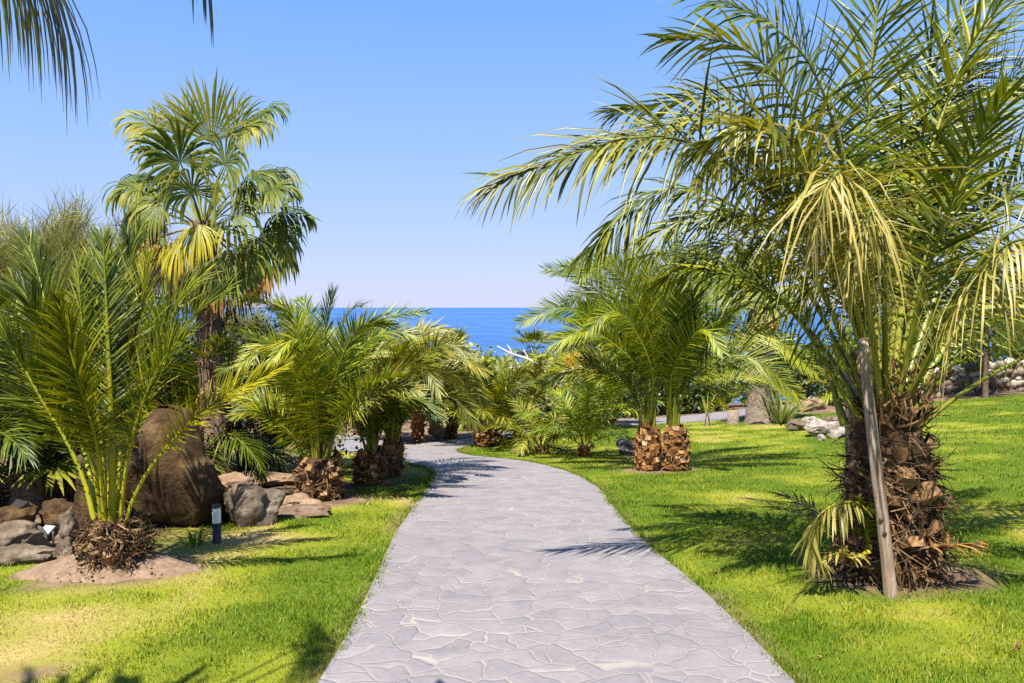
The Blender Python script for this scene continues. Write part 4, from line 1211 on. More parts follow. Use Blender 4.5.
spit_palm('olive green arching date palm on the tip of the left grass spit', L4, 43, .46, 8.5, [
    [(400, 405, 0), (420, 368, 0), (450, 352, 0), (486, 372, 0)], [(403, 408, .2), (430, 380, .3), (458, 374, .3), (488, 402, .3)],
    [(398, 400, 0), (404, 358, 0), (420, 338, 0), (444, 338, 0)], [(394, 400, .1), (388, 355, .1), (382, 335, .1), (372, 328, .1)],
    [(405, 418, -.2), (428, 398, -.4), (452, 398, -.5), (476, 424, -.6)], [(388, 410, 0), (370, 378, 0), (352, 370, 0), (330, 388, 0)],
    [(400, 405, -.4), (412, 372, -.8), (424, 366, -1.0), (440, 392, -1.2)], [(394, 402, -.5), (394, 372, -1.0), (390, 368, -1.2), (380, 395, -1.4)],
    [(400, 400, .5), (415, 355, .9), (432, 340, 1.1), (456, 345, 1.3)], [(404, 405, .4), (432, 368, .7), (456, 358, .9), (480, 385, 1.1)],
    [(390, 400, .5), (375, 360, .9), (360, 348, 1.1), (340, 355, 1.3)], [(398, 398, .2), (410, 345, .2), (428, 330, .2), (450, 330, .2)],
    [(402, 402, -.1), (424, 360, -.2), (444, 345, -.3), (470, 352, -.4)]], 'leaf_olive', (391, 447))
#@@PART5
# ------------------------------------------------------------------ smaller palms by the lawn and beyond the path
def at(px, py): return G(px, py)


date_palm('date_palm', 'small bright green palm with feathery fronds standing alone on the back of the right lawn', at(584, 457), .2, .11, 15, 1.3, .30, ('leaf_lime', 'leaf_lime', 'stalk'), seed=51, el=(88, 38), bend=(.25, 1.5), nl=50, wl=.022, nb=16, fr0=.014)
date_palm('date_palm', 'low drooping palm at the lawn edge with fronds touching the path', at(541, 452), .10, .14, 14, 1.15, .32, ('leaf_olive', 'leaf', 'stalk'), seed=52, el=(75, 5), bend=(.8, 1.9), nl=40, wl=.026, nb=14, fr0=.014)
date_palm('date_palm', 'round headed palm with a squat trunk at the far corner of the right lawn', at(486, 446.5), .45, .22, 20, 1.35, .38, ('leaf_olive', 'leaf', 'stalk'), seed=53, el=(86, 38), bend=(.5, 1.4), nl=44, wl=.03)
fan_palm('fan_palm', 'low pale fan palm clump beside the squat round headed palm', at(517, 441), .12, .1, 22, .42, .45, 54, mat='fan_pale', dead=2, droop=.15, el=(80, 0), nseg=20)
date_palm('date_palm', 'tall grey-green feathery palm behind the low fan palm clump', at(532, 424), .55, .2, 24, 1.7, .42, ('leaf_olive', 'leaf_olive', 'stalk'), seed=55, el=(85, 15), bend=(.5, 1.5), nl=46, wl=.038)
pr = date_palm('date_palm', 'olive palm with a thin pinkish trunk beyond the bend of the path', at(418, 442), .8, .13, 20, 1.4, .38, ('leaf_olive', 'leaf', 'stalk'), seed=56, el=(85, 28), bend=(.5, 1.5), nl=42, wl=.036)
dup(pr, at(452, 438.5), 2.1, 'slender trunked palm beyond the path, left of the squat round headed palm', .95)
dup(pr, at(394, 440), 4.0, 'shaded slender palm beyond the path, seen behind the palm on the grass spit', 1.1)
p6 = date_palm('date_palm', 'lime green palm rising behind the bend of the path towards the sea', at(470, 428), .5, .2, 22, 1.6, .4, ('leaf_bright', 'leaf_olive', 'stalk'), seed=57, el=(85, 5), bend=(.5, 1.6), nl=40, wl=.04)
dup(p6, at(610, 424), 2.5, 'half hidden palm behind the left fronds of the twin trunk palm', .95)
dup(p6, at(845, 404), 3.3, 'palm with arching fronds behind the trunk of the large propped palm', .9)
dup(p6, at(700, 412), .6, 'palm behind the twin trunk palm, left of the thick grey trunk', .9)

# fan palms in the background
fan_palm('fan_palm', 'brown skirted fan palm with an orange fruit bunch behind the twin trunk palm', at(588, 431), 2.3, .17, 22, .65, .7, 61, dead=16, droop=.6, fruit=tuple(P(572, 362, depth(at(588, 431)) - 1.6) - at(588, 431)))
fan_palm('fan_palm', 'fan palm with a thick grey peeling trunk on the back edge of the right lawn', at(760, 423), 3.1, .30, 26, .75, .85, 62, dead=20, droop=.6)
fan_palm('fan_palm', 'small fan palm silhouetted against the sea right of the bleached branch', P(533, 395, 34) * np.array((1, 1, 0)) + np.array((0, 0, float(hz(*P(533, 395, 34)[:2])))), 2.6, .14, 20, .6, .75, 63, dead=6, droop=.3, nseg=20)
fan_palm('fan_palm', 'distant fan palm top on the slope left of the green hill', P(456, 395, 38) * np.array((1, 1, 0)) + np.array((0, 0, float(hz(*P(456, 395, 38)[:2])))), 2.9, .14, 20, .6, .75, 64, dead=4, droop=.3, nseg=20)

# tall fan palm on the left
def tall_fan():
    rng = np.random.default_rng(70)
    B = at(216, 484); D = depth(B); s = D / F
    root = thing('fan_palm', 'tall fan palm towering over the left planting bed, drooping fans against the sky', 'palm', B)
    top = P(203, 222, D) - B
    tm = MB()
    us = np.linspace(-.03, 1, 34)
    pts = [np.array((top[0] * u ** 1.3, top[1] * u, top[2] * u)) for u in np.sign(us) * 0 + np.maximum(us, 0)]
    pts[0] = np.array((0, 0, -.1))
    tube(tm, pts, [(.155 + .09 * math.exp(-max(u, 0) * 9)) * (1 + .05 * math.sin(u * 90)) for u in us], 14, 0, .5)
    fibres(tm, 260, lambda u: .16, top[2] * .92, ln=.16, w=.02, mat=1, rng=rng, x0=0, hang=.2)
    tm.build('trunk', [M['bark'], M['fibre']], root)

    def leaf(hx, hy, dd, Rpx, ang, droop=.5, face=0.35, spread=120, m='fan', st='stalk', name='fan_leaf', nseg=34, oy=0, label=None):
        hub = P(hx, hy, D + dd) - B
        ax = np.array((math.cos(R(ang)), dd * .35, math.sin(R(ang))))
        nv = np.array((-.25 * math.cos(R(ang)), -1.0 * face, .9 - face * .6 + .3))
        o = fan_leaf_mesh(hub, ax, nv, Rpx * s, top + np.array((0, 0, -.1 + oy)), nseg, spread, droop, rng=rng, split=.6).build(name, [M[m], M[st]], root)
        if label: o['label'] = label
    leaf(212, 143, -.2, 66, 86, .10, .9, 70)
    leaf(190, 140, .3, 58, 112, .15, .8, 55)
    leaf(232, 140, .3, 58, 70, .3, .7, 60)
    leaf(155, 128, .1, 48, 140, .6, .5, 110)
    leaf(180, 162, -.6, 46, 118, .35, 1.3, 140)
    leaf(243, 132, -.1, 50, 35, 1.1, .5, 115)
    leaf(258, 120, .4, 50, 45, .9, .4, 105)
    leaf(140, 190, -.3, 46, 165, 1.2, .5, 120)
    leaf(150, 182, .4, 50, 160, 1.1, .4, 120)
    leaf(250, 178, -.5, 50, 8, 1.2, .6, 120)
    leaf(268, 175, .3, 42, 18, 1.0, .5, 110)
    leaf(282, 212, -.2, 46, -8, 1.1, .6, 120)
    leaf(258, 238, -.4, 52, -45, 1.1, .8, 110)
    leaf(268, 244, .3, 50, -40, 1.1, .6, 110)
    leaf(198, 224, -.8, 42, -85, .8, 1.2, 70, 'leaf_yellow', label='yellow hanging fan in front of the crown')
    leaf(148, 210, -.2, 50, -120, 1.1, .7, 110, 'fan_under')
    leaf(165, 150, .5, 50, 130, .6, .5, 110)
    leaf(225, 165, -.7, 46, 60, .9, 1.0, 120, 'fan_pale')
    leaf(160, 205, -.6, 42, 200, 1.1, .9, 110, 'fan_pale')
    leaf(230, 215, -.7, 44, -30, 1.0, 1.0, 110, 'fan_pale')
    leaf(228, 262, -.5, 48, -60, .8, 1.0, 100, 'leaf_bright')
    for hx, hy, an, dd, rr in ((175, 190, 150, .7, 50), (240, 195, 20, .8, 50), (235, 250, -60, .6, 50), (165, 225, -140, .6, 50), (275, 230, -30, .6, 46), (192, 195, 110, -.9, 44), (215, 205, 60, -1.0, 42), (270, 190, 5, -.6, 44)):
        leaf(hx, hy, dd, rr, an, 1.0, .6, 115, 'fan' if rr > 46 else 'fan_pale')
    leaf(180, 240, -.6, 40, -105, .9, 1.1, 60, 'leaf_yellow'); leaf(222, 250, -.6, 40, -70, .9, 1.1, 60, 'fan_pale')
    for hx, hy, an, dd in ((170, 245, -110, .1), (185, 250, -95, -.3), (178, 262, -100, .4), (200, 262, -88, .2), (240, 262, -75, .2), (250, 258, -65, .4), (160, 238, -125, .3), (215, 268, -85, -.2), (232, 275, -80, .4), (192, 272, -95, -.1)):
        leaf(hx, hy, dd, 50, an, .8, .7, 60, 'leaf_dry', 'stalk_brown', 'dead_leaf', 26)


tall_fan()

# fan palm just out of frame at the upper left: only its hanging leaf tips show
def near_fan():
    rng = np.random.default_rng(73)
    B = np.array((-2.7, .1, float(hz(-2.7, .1))))
    root = thing('fan_palm', 'nearest fan palm, only its hanging leaf tips entering the upper left corner', 'palm', B)
    tm = MB(); zs = np.linspace(-.1, 3.9, 24); tube(tm, [(0, 0, z) for z in zs], [.2 + .06 * math.exp(-max(0, z) * 2) for z in zs], 14, 0, .5)
    fibres(tm, 300, lambda u: .2, 3.8, ln=.18, w=.02, mat=1, rng=rng)
    tm.build('trunk', [M['bark_grey'], M['fibre']], root)
    top = np.array((0, 0, 3.75))

    def leaf(hub, ax, Rr, droop, m='fan', spread=110, n=54):
        fan_leaf_mesh(np.asarray(hub) - B, ax, (0, -.25, 1), Rr * 1.1, top, n, spread, droop, rng=rng, split=.42).build('fan_leaf', [M[m], M['stalk']], root)
    leaf(P(-60, -96, 2.25), (.5, .25, -.5), .50, 1.6, 'fan')
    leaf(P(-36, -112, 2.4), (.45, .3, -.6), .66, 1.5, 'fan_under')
    leaf(P(156, -100, 2.0), (.45, .2, -.6), .33, 1.8, 'fan_under', 60, 13)
    for i in range(16):
        a = i * 2.4; e = R(70 - 4.5 * i)
        ax = np.array((math.cos(a) * math.cos(e), math.sin(a) * math.cos(e), math.sin(e)))
        if ax[0] > .45: continue
        fan_leaf_mesh(top + ax * .9, ax - np.array((0, 0, .3)), (0, 0, 1) - ax * .5, .8, top, 28, 120, .8, rng=rng).build('fan_leaf', [M['fan'], M['stalk']], root)


near_fan()

# palms along the left edge
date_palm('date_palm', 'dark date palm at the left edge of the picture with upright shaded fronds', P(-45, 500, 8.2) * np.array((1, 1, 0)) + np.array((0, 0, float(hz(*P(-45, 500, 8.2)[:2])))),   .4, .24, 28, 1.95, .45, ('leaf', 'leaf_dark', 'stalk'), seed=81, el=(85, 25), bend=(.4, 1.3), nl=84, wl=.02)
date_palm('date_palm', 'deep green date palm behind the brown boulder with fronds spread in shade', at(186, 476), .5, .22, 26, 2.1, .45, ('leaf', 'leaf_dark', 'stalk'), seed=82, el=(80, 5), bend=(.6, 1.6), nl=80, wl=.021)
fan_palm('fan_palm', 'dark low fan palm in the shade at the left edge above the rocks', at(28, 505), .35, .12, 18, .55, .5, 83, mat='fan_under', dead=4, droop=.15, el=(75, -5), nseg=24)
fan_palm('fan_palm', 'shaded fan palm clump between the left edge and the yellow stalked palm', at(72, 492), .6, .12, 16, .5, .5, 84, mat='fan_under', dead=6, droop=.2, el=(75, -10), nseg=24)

# ------------------------------------------------------------------ hedges and shrubs
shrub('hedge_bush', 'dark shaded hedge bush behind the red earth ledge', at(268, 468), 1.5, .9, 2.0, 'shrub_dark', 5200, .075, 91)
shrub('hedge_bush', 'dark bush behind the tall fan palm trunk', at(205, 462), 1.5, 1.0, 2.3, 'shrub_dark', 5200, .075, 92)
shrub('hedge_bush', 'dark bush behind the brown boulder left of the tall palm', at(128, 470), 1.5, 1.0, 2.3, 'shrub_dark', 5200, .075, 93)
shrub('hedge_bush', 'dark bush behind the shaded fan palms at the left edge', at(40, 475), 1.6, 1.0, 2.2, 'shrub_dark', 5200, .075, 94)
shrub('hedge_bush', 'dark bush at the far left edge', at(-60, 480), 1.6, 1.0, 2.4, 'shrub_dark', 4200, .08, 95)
far_sh = [
    (320, 418, 26, 2.4, 1.6, 1.9, 'shrub', 'green bush beyond the left branch of the path'),
    (365, 415, 27, 2.0, 1.5, 1.7, 'shrub_lime', 'lime bush beyond the path behind the palm on the spit'),
    (430, 415, 26, 1.6, 1.3, 1.7, 'shrub', 'green bush between the slender palms beyond the path'),
    (395, 405, 33, 2.8, 1.8, 2.6, 'shrub', 'mid green bush on the slope below the sea at left centre'),
    (470, 405, 36, 3.4, 2.2, 2.7, 'shrub', 'broad green hill bush right under the sea at the centre'),
    (436, 405, 35, 3.0, 2.0, 3.3, 'shrub_lime', 'sunlit bush on the slope just below the sea, left of the broad hill bush'),
    (486, 412, 30, 1.8, 1.4, 1.9, 'shrub', 'small green bush in front of the broad hill bush'),
    (975, 384, 35, 2.6, 1.8, 3.8, 'shrub_dark', 'dark bush above the stone wall behind the dark trunked pine'),
    (505, 410, 31, 1.6, 1.4, 2.0, 'shrub_lime', 'lime green bush right of the centre bush under the sea'),
    (500, 425, 23.5, 1.3, 1.0, 1.4, 'shrub_grey', 'grey-green bush behind the pale fan palm clump'),
    (555, 418, 27, 1.8, 1.4, 2.2, 'shrub_lime', 'yellow-green bush in front of the orange fruit bunch'),
    (570, 428, 22.5, 1.0, .8, .95, 'shrub_grey', 'low greyish bush behind the small bright palm'),
    (620, 415, 27, 1.8, 1.4, 1.9, 'shrub', 'green bush behind the left half of the twin trunk palm'),
    (665, 410, 27, 1.8, 1.4, 2.0, 'shrub_dark', 'dark bush directly behind the twin trunk palm'),
    (720, 404, 29, 2.0, 1.5, 2.1, 'shrub', 'green bush left of the thick grey palm trunk'),
    (800, 398, 28, 1.9, 1.4, 2.2, 'shrub_dark', 'dark green bush behind the sword leaved plant'),
    (838, 394, 31, 2.0, 1.5, 2.4, 'shrub', 'green bush behind the pale post of the large palm'),
    (770, 394, 33, 2.4, 1.6, 2.9, 'shrub', 'tall green bush behind the thick grey trunk'),
    (880, 390, 34, 2.4, 1.8, 3.7, 'shrub_lime', 'lime bush above the stone wall behind the large palm'),
    (925, 386, 35, 2.4, 1.8, 3.7, 'shrub', 'green bush above the stone wall left of the dark pine'),
    (1030, 380, 34, 2.4, 1.8, 3.9, 'shrub', 'green bush above the wall at the right edge'),
    (1090, 380, 33, 2.4, 1.8, 3.9, 'shrub_lime', 'lime bush above the wall just past the right edge'),
    (520, 400, 44, 3.5, 2.4, 3.2, 'shrub', 'distant green bush on the slope behind the bleached branch'),
    (600, 398, 44, 4.0, 2.4, 4.6, 'shrub', 'distant bush on the slope behind the twin trunk palm'),
    (690, 395, 46, 4.0, 2.4, 4.0, 'shrub', 'distant bush right behind the twin palm crown'),
    (340, 402, 44, 4.0, 2.4, 3.4, 'shrub', 'distant green bush on the slope left of centre under the sea'),
    (260, 410, 40, 4.0, 2.4, 3.6, 'shrub', 'distant bush on the slope seen behind the left palms'),
    (160, 415, 36, 4.0, 2.4, 3.8, 'shrub', 'distant bush behind the tall fan palm'),
]
for i, (px, py, d, rx, ry, h, mt, lb) in enumerate(far_sh):
    q = P(px, py, d); q[2] = float(hz(q[0], q[1]))
    shrub('bush', lb, q, rx, ry, h, mt, 2600, .13 + .0022 * d, 100 + i, 'bush')

# wispy trees on the left
def wispy_tree(label, px, d, ytop, rx, seed, mat='wisp', n=13000):
    rng = np.random.default_rng(seed)
    q = P(px, 400, d); q[2] = float(hz(q[0], q[1]))
    h = P(px, ytop, d)[2] - q[2]
    root = thing('feathery_tree', label, 'tree', q)
    tr = MB(); tips = []
    tube(tr, [(0, 0, -.1), (.05, 0, h * .2), (0, .05, h * .38)], [.13, .10, .08], 8, 0)
    for i in range(16):
        a = i * 2.4 + rng.normal(0, .3); rr = rx * rng.uniform(.35, .9); zt = h * rng.uniform(.5, .82)
        e = np.array((math.cos(a) * rr, math.sin(a) * rr, zt))
        C, _ = catmull([(0, 0, h * .3), (e[0] * .45, e[1] * .45, h * .3 + (zt - h * .3) * .4), e], 8)
        tube(tr, C, np.linspace(.05, .012, 8), 5, 0); tips += list(C[3:])
    tr.build('trunk', [M['bark']], root)
    cr = MB(); tips = np.array(tips)
    p = tips[rng.integers(0, len(tips), n)] + rng.normal(0, .17, (n, 3)) * rx * .55
    dv = nrm(np.array((0, 0, .9)) + rng.normal(0, .55, (n, 3)) + p * np.array((.22, .22, 0)))
    ribbons(cr, p, dv, rng.uniform(.3, .75, n), .014, 0, .05, rng)
    cr.build('crown', [M[mat]], root)


wispy_tree('wispy grey-green tree against the sky at the left edge', 18, 17, 168, 2.0, 201)
wispy_tree('wispy yellowish tree left of the tall fan palm', 92, 16, 172, 1.6, 202)
wispy_tree('wispy low tree behind the tall fan palm skirt', 250, 19, 300, 1.2, 203)
wispy_tree('wispy tree just past the left edge', -70, 18, 200, 1.6, 204)

# pines by the wall on the right
def pine(label, px, py, d, ytop, seed, spread=1.3):
    rng = np.random.default_rng(seed)
    q = G(px, py) if d is None else P(px, py, d); q[2] = float(hz(q[0], q[1])); d = depth(q)
    h = P(px, ytop, d)[2] - q[2]
    root = thing('pine_tree', label, 'tree', q)
    tr = MB(); tube(tr, [(0, 0, -.1), (.02, 0, h * .5), (0, 0, h)], [.085, .06, .015], 8, 0)
    cr = MB()
    for i in range(34):
        u = .32 + .66 * i / 34; a = i * 2.4 + rng.normal(0, .3)
        L = spread * (1.05 - u) * rng.uniform(.8, 1.25) + .12
        e = np.array((math.cos(a) * L, math.sin(a) * L, h * u + L * .18)); b = np.array((0, 0, h * u - .05))
        m_ = (b + e) / 2 - np.array((0, 0, .05 * L))
        C, _ = catmull([b, m_, e], 7); tube(tr, C, np.linspace(.02, .006, 7), 4, 0)
        for c in C[2:]:
            k = 60
            dv = nrm(rng.normal(0, 1, (k, 3)) + (e - b) / L * .8 + np.array((0, 0, .4)))
            ribbons(cr, c + rng.normal(0, .05, (k, 3)), dv, rng.uniform(.12, .24, k), .016, 0, .02, rng, rows=2)
    tr.build('trunk', [M['bark']], root); cr.build('crown', [M['pine']], root)


pine('dark trunked pine on the right lawn in front of the stone wall', 985, 398, 23.4, 262, 301, 1.5)
pine('pine behind the stone wall at the right edge', 1048, 388, 28, 250, 302, 1.6)
pine('pine behind the wall between the large palm and the dark trunked pine', 925, 390, 31, 285, 303, 1.5)

# ------------------------------------------------------------------ dry stone wall at the back right
def stone_wall():
    rng = np.random.default_rng(310)
    pts = [P(x, 390, d_) for x, d_ in ((838, 25.5), (890, 25.2), (940, 25), (985, 25), (1030, 25.2), (1140, 25.6))]
    for q in pts: q[2] = float(hz(q[0], q[1]))
    C, L = catmull(pts, 60)
    root = thing('stone_wall', 'low dry stone wall of irregular pale stones along the back of the right lawn', 'wall', C[0])
    O = C[0]
    mb = MB()
    H = .95
    core = MB()
    for i in range(59):
        a, b = C[i] - O, C[i + 1] - O
        n = nrm(np.cross(b - a, (0, 0, 1.)))
        vs = []
        for q in (a, b):
            for sg in (-1, 1):
                for z in (-.2, H - .12): vs.append(q + n * sg * .16 + np.array((0, 0, z)))
        core.add(vs, [(0, 1, 5, 4), (2, 6, 7, 3), (1, 3, 7, 5)], 0, .1, False)
    core.build('mortar_core', [M['ledge']], root)
    protos = [rock_mb((1, 1, 1), 900 + k, 3, .45, facets=14) for k in range(6)]
    s = 0
    for row in range(5):
        z = .06 + row * .2; x = rng.uniform(0, .1)
        while x < L - .1:
            w_ = rng.uniform(.14, .36); hh = rng.uniform(.17, .25)
            i = (x + w_ / 2) / L * 59; k = int(min(58, i)); c = C[k] + (C[k + 1] - C[k]) * (i - k) - O
            c = c + np.array((0, 0, z + rng.normal(0, .03)))
            t = nrm(C[k + 1] - C[k]); n = np.cross(t, (0, 0, 1.)); n = n if n[1] < 0 else -n
            pr_ = protos[rng.integers(6)]; V = pr_.V[0] * np.array((w_ * .78, .25, hh * .86))
            V = V[:, 0:1] * t + V[:, 1:2] * n + V[:, 2:3] * np.array((0, 0, 1.)) + c
            mb.add(V, pr_.F[0][0], 0, float(np.clip(rng.normal(.5, .3), 0, 1)), True)
            x += w_ * .98
    mb.build('stonework', [M['wallstone']], root)


stone_wall()

# ------------------------------------------------------------------ rocks
def rock(label, px, py, wpx, hpx, seed, mat='rock', name='rock', dpt=.8, sink=.25, rz=0, sub=5, rough=.55, tilt=0, group=None, dz=0):
    q = G(px, py); d = depth(q); s = d / F
    rx = wpx * s / 2; rz_ = hpx * s / 2 / (1 - sink * .5)
    mb = rock_mb((rx * 1.08, rx * dpt, rz_ * 1.12), seed, sub, rough)
    o = mb.build(name, M[mat])
    o.location = (q[0], q[1] + rx * dpt * .6, q[2] + rz_ * (1 - sink) + dz); o.rotation_euler = (0, tilt, rz)
    tag(o, label, 'rock', group)
    return o


def boulder():
    q = G(172, 530); d = depth(q) + .3; sc_ = d / F
    mb = rock_mb((1, 1, 1), 12, 5, .10, facets=22)
    V = mb.V[0]; V = V / np.maximum(np.linalg.norm(V, axis=1).mean(), 1e-6)
    out = np.array([(x - 170, 470 - y) for x, y in ((216, 486), (206, 455), (199, 428), (190, 408), (176, 403), (160, 409), (146, 428), (134, 452), (126, 490), (124, 536), (150, 545), (190, 545), (214, 536), (218, 510))], float)
    ang = np.arctan2(out[:, 1], out[:, 0]); rad_ = np.hypot(out[:, 0], out[:, 1]); o_ = np.argsort(ang); ang, rad_ = ang[o_], rad_[o_]
    a = np.arctan2(V[:, 2], V[:, 0]); rr = np.interp(a, np.concatenate([ang - 6.28319, ang, ang + 6.28319]), np.tile(rad_, 3))
    rho = np.minimum(np.hypot(V[:, 0], V[:, 2]), 1.15) ** .55
    crk = np.array([abs(mnoise.fractal(Vector(v * 2.4 + np.array((9., 2, 4))), 1.0, 2.0, 4)) for v in V]); crk = np.exp(-(crk / .06) ** 2)
    k = np.array([mnoise.fractal(Vector(v * 1.7 + np.array((3., 7, 1))), 1.0, 2.0, 6) for v in V])
    ridge = np.array([abs(mnoise.noise(Vector((v[0] * 2.2 + v[2] * 1.4, v[1] * 2, v[2] * .8 + 5)))) for v in V])
    X_ = np.cos(a) * rr * rho * sc_ * (1 + .05 * k); Z_ = np.sin(a) * rr * rho * sc_ * (1 + .04 * k)
    Y_ = V[:, 1] * .34 + .07 * k - (.12 * ridge - .012 * crk) * np.sign(V[:, 1]) - .10 * (Z_ / .6)
    mb.V[0] = np.stack([X_, Y_, Z_], 1)
    o = mb.build('boulder', M['boulder']); c = P(170, 470, d); o.location = tuple(float(z) for z in c)
    tag(o, 'big upright brown boulder standing between the yellow stalked palm and the bollard lamp', 'boulder')


boulder()
rock('knobbly grey-brown rock right of the bollard lamp', 246, 525, 58, 36, 402, 'rock', sink=.4)
rock('small rock behind the knobbly rock by the tall palm trunk', 233, 497, 36, 20, 403, 'ledge')
rock('red earth ledge stone left of the stubby palm trunk', 290, 513, 46, 15, 404, 'ledge', sink=.45, dpt=.7)
rock('long flat red ledge stone in front of the dark hedge', 258, 488, 80, 12, 405, 'ledge', sink=.5, dpt=.7)
rock('flat dark slab at the foot of the stubby palm trunk', 300, 517, 50, 9, 406, 'bark', sink=.5)
rock('large pitted rock at the left edge', 4, 556, 60, 34, 407, 'rock', sink=.45)
rock('long flat slab below the pitted rock at the left edge', 24, 563, 74, 14, 408, 'rock', sink=.4, dpt=.5)
rock('small angular rock left of the soil mound', 63, 563, 22, 22, 409, 'rock', sink=.25)
rock('small yellowish stone against the fibrous palm ball', 84, 559, 17, 22, 410, 'ledge', sink=.2)
rock('brown rock in the shade behind the floodlights', 50, 528, 40, 24, 411, 'boulder', sink=.4)
rock('upright narrow rock behind the lower floodlight', 66, 540, 18, 30, 412, 'rock', sink=.2)
rock('shaded brown rock at the left edge behind the floodlight', 12, 530, 40, 26, 413, 'boulder', sink=.3)
rock('dark stump-like rock between the yellow stalked palm and the boulder', 92, 537, 40, 80, 414, 'boulder', sink=.2)
rock('pale rock beside the left trunk of the twin trunk palm', 631, 454, 24, 14, 420, 'pale_rock', sink=.35)
rock('dark flat rock on the lawn edge, leftmost of the rock group', 801, 431, 24, 9, 421, 'rock', sink=.4)
rock('large pale rock in the middle of the lawn edge group', 820, 436.5, 30, 15, 422, 'pale_rock', sink=.3)
rock('rounded pinkish rock next to the pale post', 839, 438, 20, 16, 423, 'pale_rock', sink=.25)
rock('small white stone in front of the lawn edge rocks', 822, 441, 8, 6, 424, 'pale_rock', sub=3)
rock('flat rock at the back of the lawn edge group', 812, 424.5, 18, 8, 425, 'pale_rock', sink=.4)
rock('low brown rock behind the lawn edge group', 833, 423, 20, 7, 426, 'rock', sink=.4)
rock('pinkish rock among the slender palms beyond the path', 436, 440, 14, 18, 427, 'ledge')
rock('pale rock between the slender trunks beyond the path', 444, 438.5, 10, 12, 428, 'pale_rock')
rock('brown rock at the foot of the sword leaved plant', 805, 412, 22, 13, 429, 'ledge')
rock('red rock beyond the lawn right of the sword leaved plant', 818, 410, 18, 12, 430, 'ledge')

# tree stump and plants on the back edge of the lawn
def stump():
    q = G(733, 424); s = depth(q) / F
    root = thing('tree_stump', 'short pale tree stump left of the thick grey palm trunk', 'stump', q)
    mb = MB(); tube(mb, [(0, 0, -.05), (0, 0, .1), (.01, 0, 13 * s)], [7.5 * s, 6 * s, 5.6 * s], 12, 0, .5); mb.build('bark', [M['bark_grey']], root)
    mb = MB(); tube(mb, [(.01, 0, 13 * s + .002), (.01, 0, 13 * s + .01)], [5.2 * s, 5.1 * s], 12, 0, .5); mb.build('cut_face', [M['boot_cut']], root)


stump()


def sword_plant(label, px, py, h, n, seed, mat='agave', w=.07, trunk=0):
    rng = np.random.default_rng(seed); q = G(px, py)
    root = thing('sword_plant', label, 'plant', q)
    if trunk:
        t = MB(); tube(t, [(0, 0, -.05), (.02, 0, trunk)], [.07, .06], 8, 0); t.build('stem', [M['bark_grey']], root)
    for i in range(n):
        a = i * 2.4; e = R(rng.uniform(35, 85)); L = h * rng.uniform(.7, 1.1)
        pts = proc_pts(a, e, L, rng.uniform(.2, .7), .05, trunk); C, _ = catmull(pts, 8)
        t, b, nn = frames(C, np.array((-math.cos(a), -math.sin(a), .6)))
        hw = w * np.array([.6, .9, 1, 1, .85, .6, .35, .03])[:, None] / 2
        V = np.stack([C - b * hw, C - nn * hw * .4, C + b * hw], 1)
        f = []
        for k in range(7): f += [(3 * k, 3 * k + 1, 3 * k + 4, 3 * k + 3), (3 * k + 1, 3 * k + 2, 3 * k + 5, 3 * k + 4)]
        mb = MB(); mb.add(V.reshape(-1, 3), f, 0, float(np.clip(rng.normal(.5, .2), 0, 1))); mb.build('leaf', [M[mat]], root)


sword_plant('pale green sword leaved plant right of the thick grey palm trunk', 781, 424, 1.25, 30, 501)
sword_plant('small wispy yucca left of the tree stump', 707, 426, .55, 20, 502, 'fan_pale', .03, .35)
sword_plant('small bright green seedling on the grass left of the bollard lamp', 194, 546, .16, 12, 503, 'leaf_bright', .028)

# bleached dead branch
def branch(label, way, r, seed):
    pts = [P(*q) for q in way]; O = np.array((pts[0][0], pts[0][1], pts[0][2]))
    C, _ = catmull([q - O for q in pts], 14); mb = MB(); tube(mb, C, np.linspace(r, r * .3, 14), 7, 0)
    for k, sgn in ((5, 1), (9, 1)):
        tube(mb, [C[k], C[k] + np.array((-.07, 0, .13 * sgn + .05)), C[k] + np.array((-.16, 0, .26 * sgn + .06))], [r * .5, r * .35, r * .15], 5, 0)
    o = mb.build('dead_branch', M['deadwood']); o.location = tuple(O)
    tag(o, label, 'branch')


branch('bleached bare branch lying over the bushes below the sea', [(545, 372, 26), (530, 360, 26), (512, 354, 26), (497, 346, 26)], .065, 1)
branch('short bleached stick under the longer bare branch', [(530, 372, 25.5), (516, 368, 25.5), (504, 368, 25.5)], .05, 2)

# ------------------------------------------------------------------ lamps
def bollard():
    q = G(217, 543); s = depth(q) / F
    root = thing('bollard_lamp', 'short dark bollard lamp with white diffuser on the left lawn by the boulder', 'bollard lamp', q)
    r = 4.3 * s; h = 39 * s
    mb = MB(); tube(mb, [(0, 0, -.05), (0, 0, h * .50)], [r, r], 20, 0); tube(mb, [(0, 0, h * .50), (0, 0, h * .53)], [r * 1.08, r * 1.08], 20, 0); mb.build('post', [M['metal_dark']], root)
    mb = MB(); tube(mb, [(0, 0, h * .53), (0, 0, h * .92)], [r * .97, r * .97], 20, 0, cap=False); mb.build('diffuser', [M['opal']], root)
    mb = MB(); tube(mb, [(0, 0, h * .92), (0, 0, h * .97), (0, 0, h)], [r * 1.08, r * 1.08, r * .85], 20, 0); mb.build('cap', [M['metal_dark']], root)


bollard()
gm_, nt, out = mat_new('lamp_glass')
p = N(nt, 'ShaderNodeBsdfPrincipled', i_Roughness=.08); p.inputs['Base Color'].default_value = (.30, .38, .48, 1); p.inputs['Specular IOR Level'].default_value = .9
nt.links.new(p.outputs[0], out.inputs[0]); M['glass'] = gm_


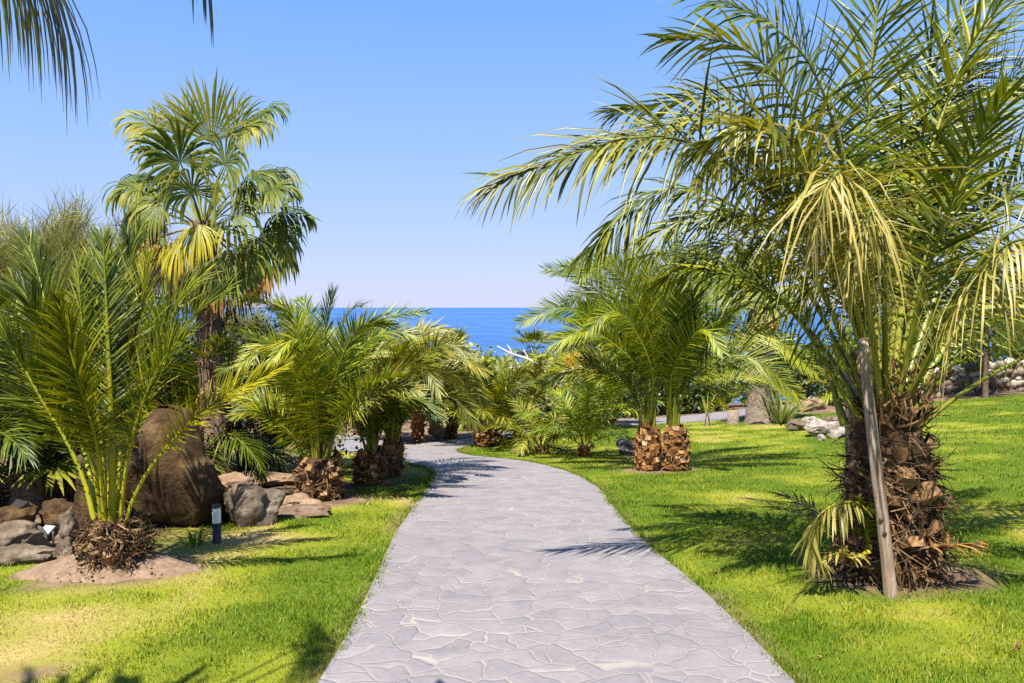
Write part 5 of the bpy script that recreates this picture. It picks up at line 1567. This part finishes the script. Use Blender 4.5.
def floodlight(label, px, py, wpx, hpx, tilt, rz):
    q = G(px, py); s = depth(q) / F; w_ = wpx * s; h_ = hpx * s
    root = thing('floodlight', label, 'floodlight', q, rz)
    e = np.array((0, -math.sin(tilt), math.cos(tilt))); nrm_ = np.array((0, -math.cos(tilt), -math.sin(tilt))) * -1
    nf = np.array((0, -math.cos(tilt), math.sin(tilt)))      # facing the viewer and up
    up = np.array((0, math.sin(tilt), math.cos(tilt)))
    c = np.array((0, 0, h_ * .8 + .04))

    def slab(w2, h2, t0, t1, name, mt):
        vs = []
        for t in (t0, t1):
            k = 1 if t == t1 else .8
            for sx_, sz in ((-1, -1), (1, -1), (1, 1), (-1, 1)): vs.append(c + np.array((sx_ * w2 / 2 * k, 0, 0)) + up * sz * h2 / 2 * k + nf * t)
        mb = MB(); mb.add(vs, [(3, 2, 1, 0), (4, 5, 6, 7), (0, 1, 5, 4), (1, 2, 6, 5), (2, 3, 7, 6), (3, 0, 4, 7)], 0, .5, False); return mb.build(name, [M[mt]], root)
    slab(w_ * 1.15, h_ * 1.15, -.07, .0, 'housing', 'metal_dark')
    slab(w_, h_, .002, .006, 'glass', 'glass')
    mb = MB(); tube(mb, [(-w_ * .65, 0, .0), (-w_ * .66, 0, c[2])], [.008, .008], 6); tube(mb, [(w_ * .65, 0, .0), (w_ * .66, 0, c[2])], [.008, .008], 6); tube(mb, [(-w_ * .65, 0, .01), (w_ * .65, 0, .01)], [.008, .008], 6)
    mb.build('bracket', [M['metal_dark']], root)


floodlight('small black garden floodlight with pale blue glass left of the soil mound', 47, 545, 12, 12, R(58), R(-15))
floodlight('black floodlight turned away on the rock behind the blue glass floodlight', 27, 528, 19, 18, R(20), R(150))

# ------------------------------------------------------------------ fallen leaves
def dry_leaf_proto(L):
    mb = MB(); V = []
    for k, x in enumerate((0, .25, .5, .75, 1)):
        wv_ = (.04, .4, .5, .35, .03)[k] * L * .5; z = .02 * math.sin(x * 3) * L * 6
        V += [(x * L, -wv_, z * .4 + .012), (x * L, 0, z * .2), (x * L, wv_, z * .5 + .01)]
    f = []
    for k in range(4): f += [(3 * k, 3 * k + 1, 3 * k + 4, 3 * k + 3), (3 * k + 1, 3 * k + 2, 3 * k + 5, 3 * k + 4)]
    mb.add(V, f, 0, .5); return mb


lm_ = dry_leaf_proto(.042).mesh('fallen_leaf'); lm_.materials.append(M['dry_leaf'])
rl = random.Random(5)
nl_ = 0
while nl_ < 16:
    px = rl.choice([rl.uniform(960, 1024), rl.uniform(960, 1024), rl.uniform(700, 1024)]); py = rl.uniform(470, 670)
    q = G(px, py)
    if lawn_mask(q[0], q[1]) < .5: continue
    o = bpy.data.objects.new('fallen_leaf', lm_); COL.objects.link(o)
    o.location = (q[0], q[1], q[2] + .015); o.rotation_euler = (rl.uniform(-.3, .3), rl.uniform(-.3, .3), rl.uniform(0, 6.28)); o.scale = (rl.uniform(.6, 1.3),) * 3
    tag(o, 'small brown dried leaf lying loose on the lawn grass', 'fallen leaf', 'dry leaves scattered on the lawn'); nl_ += 1
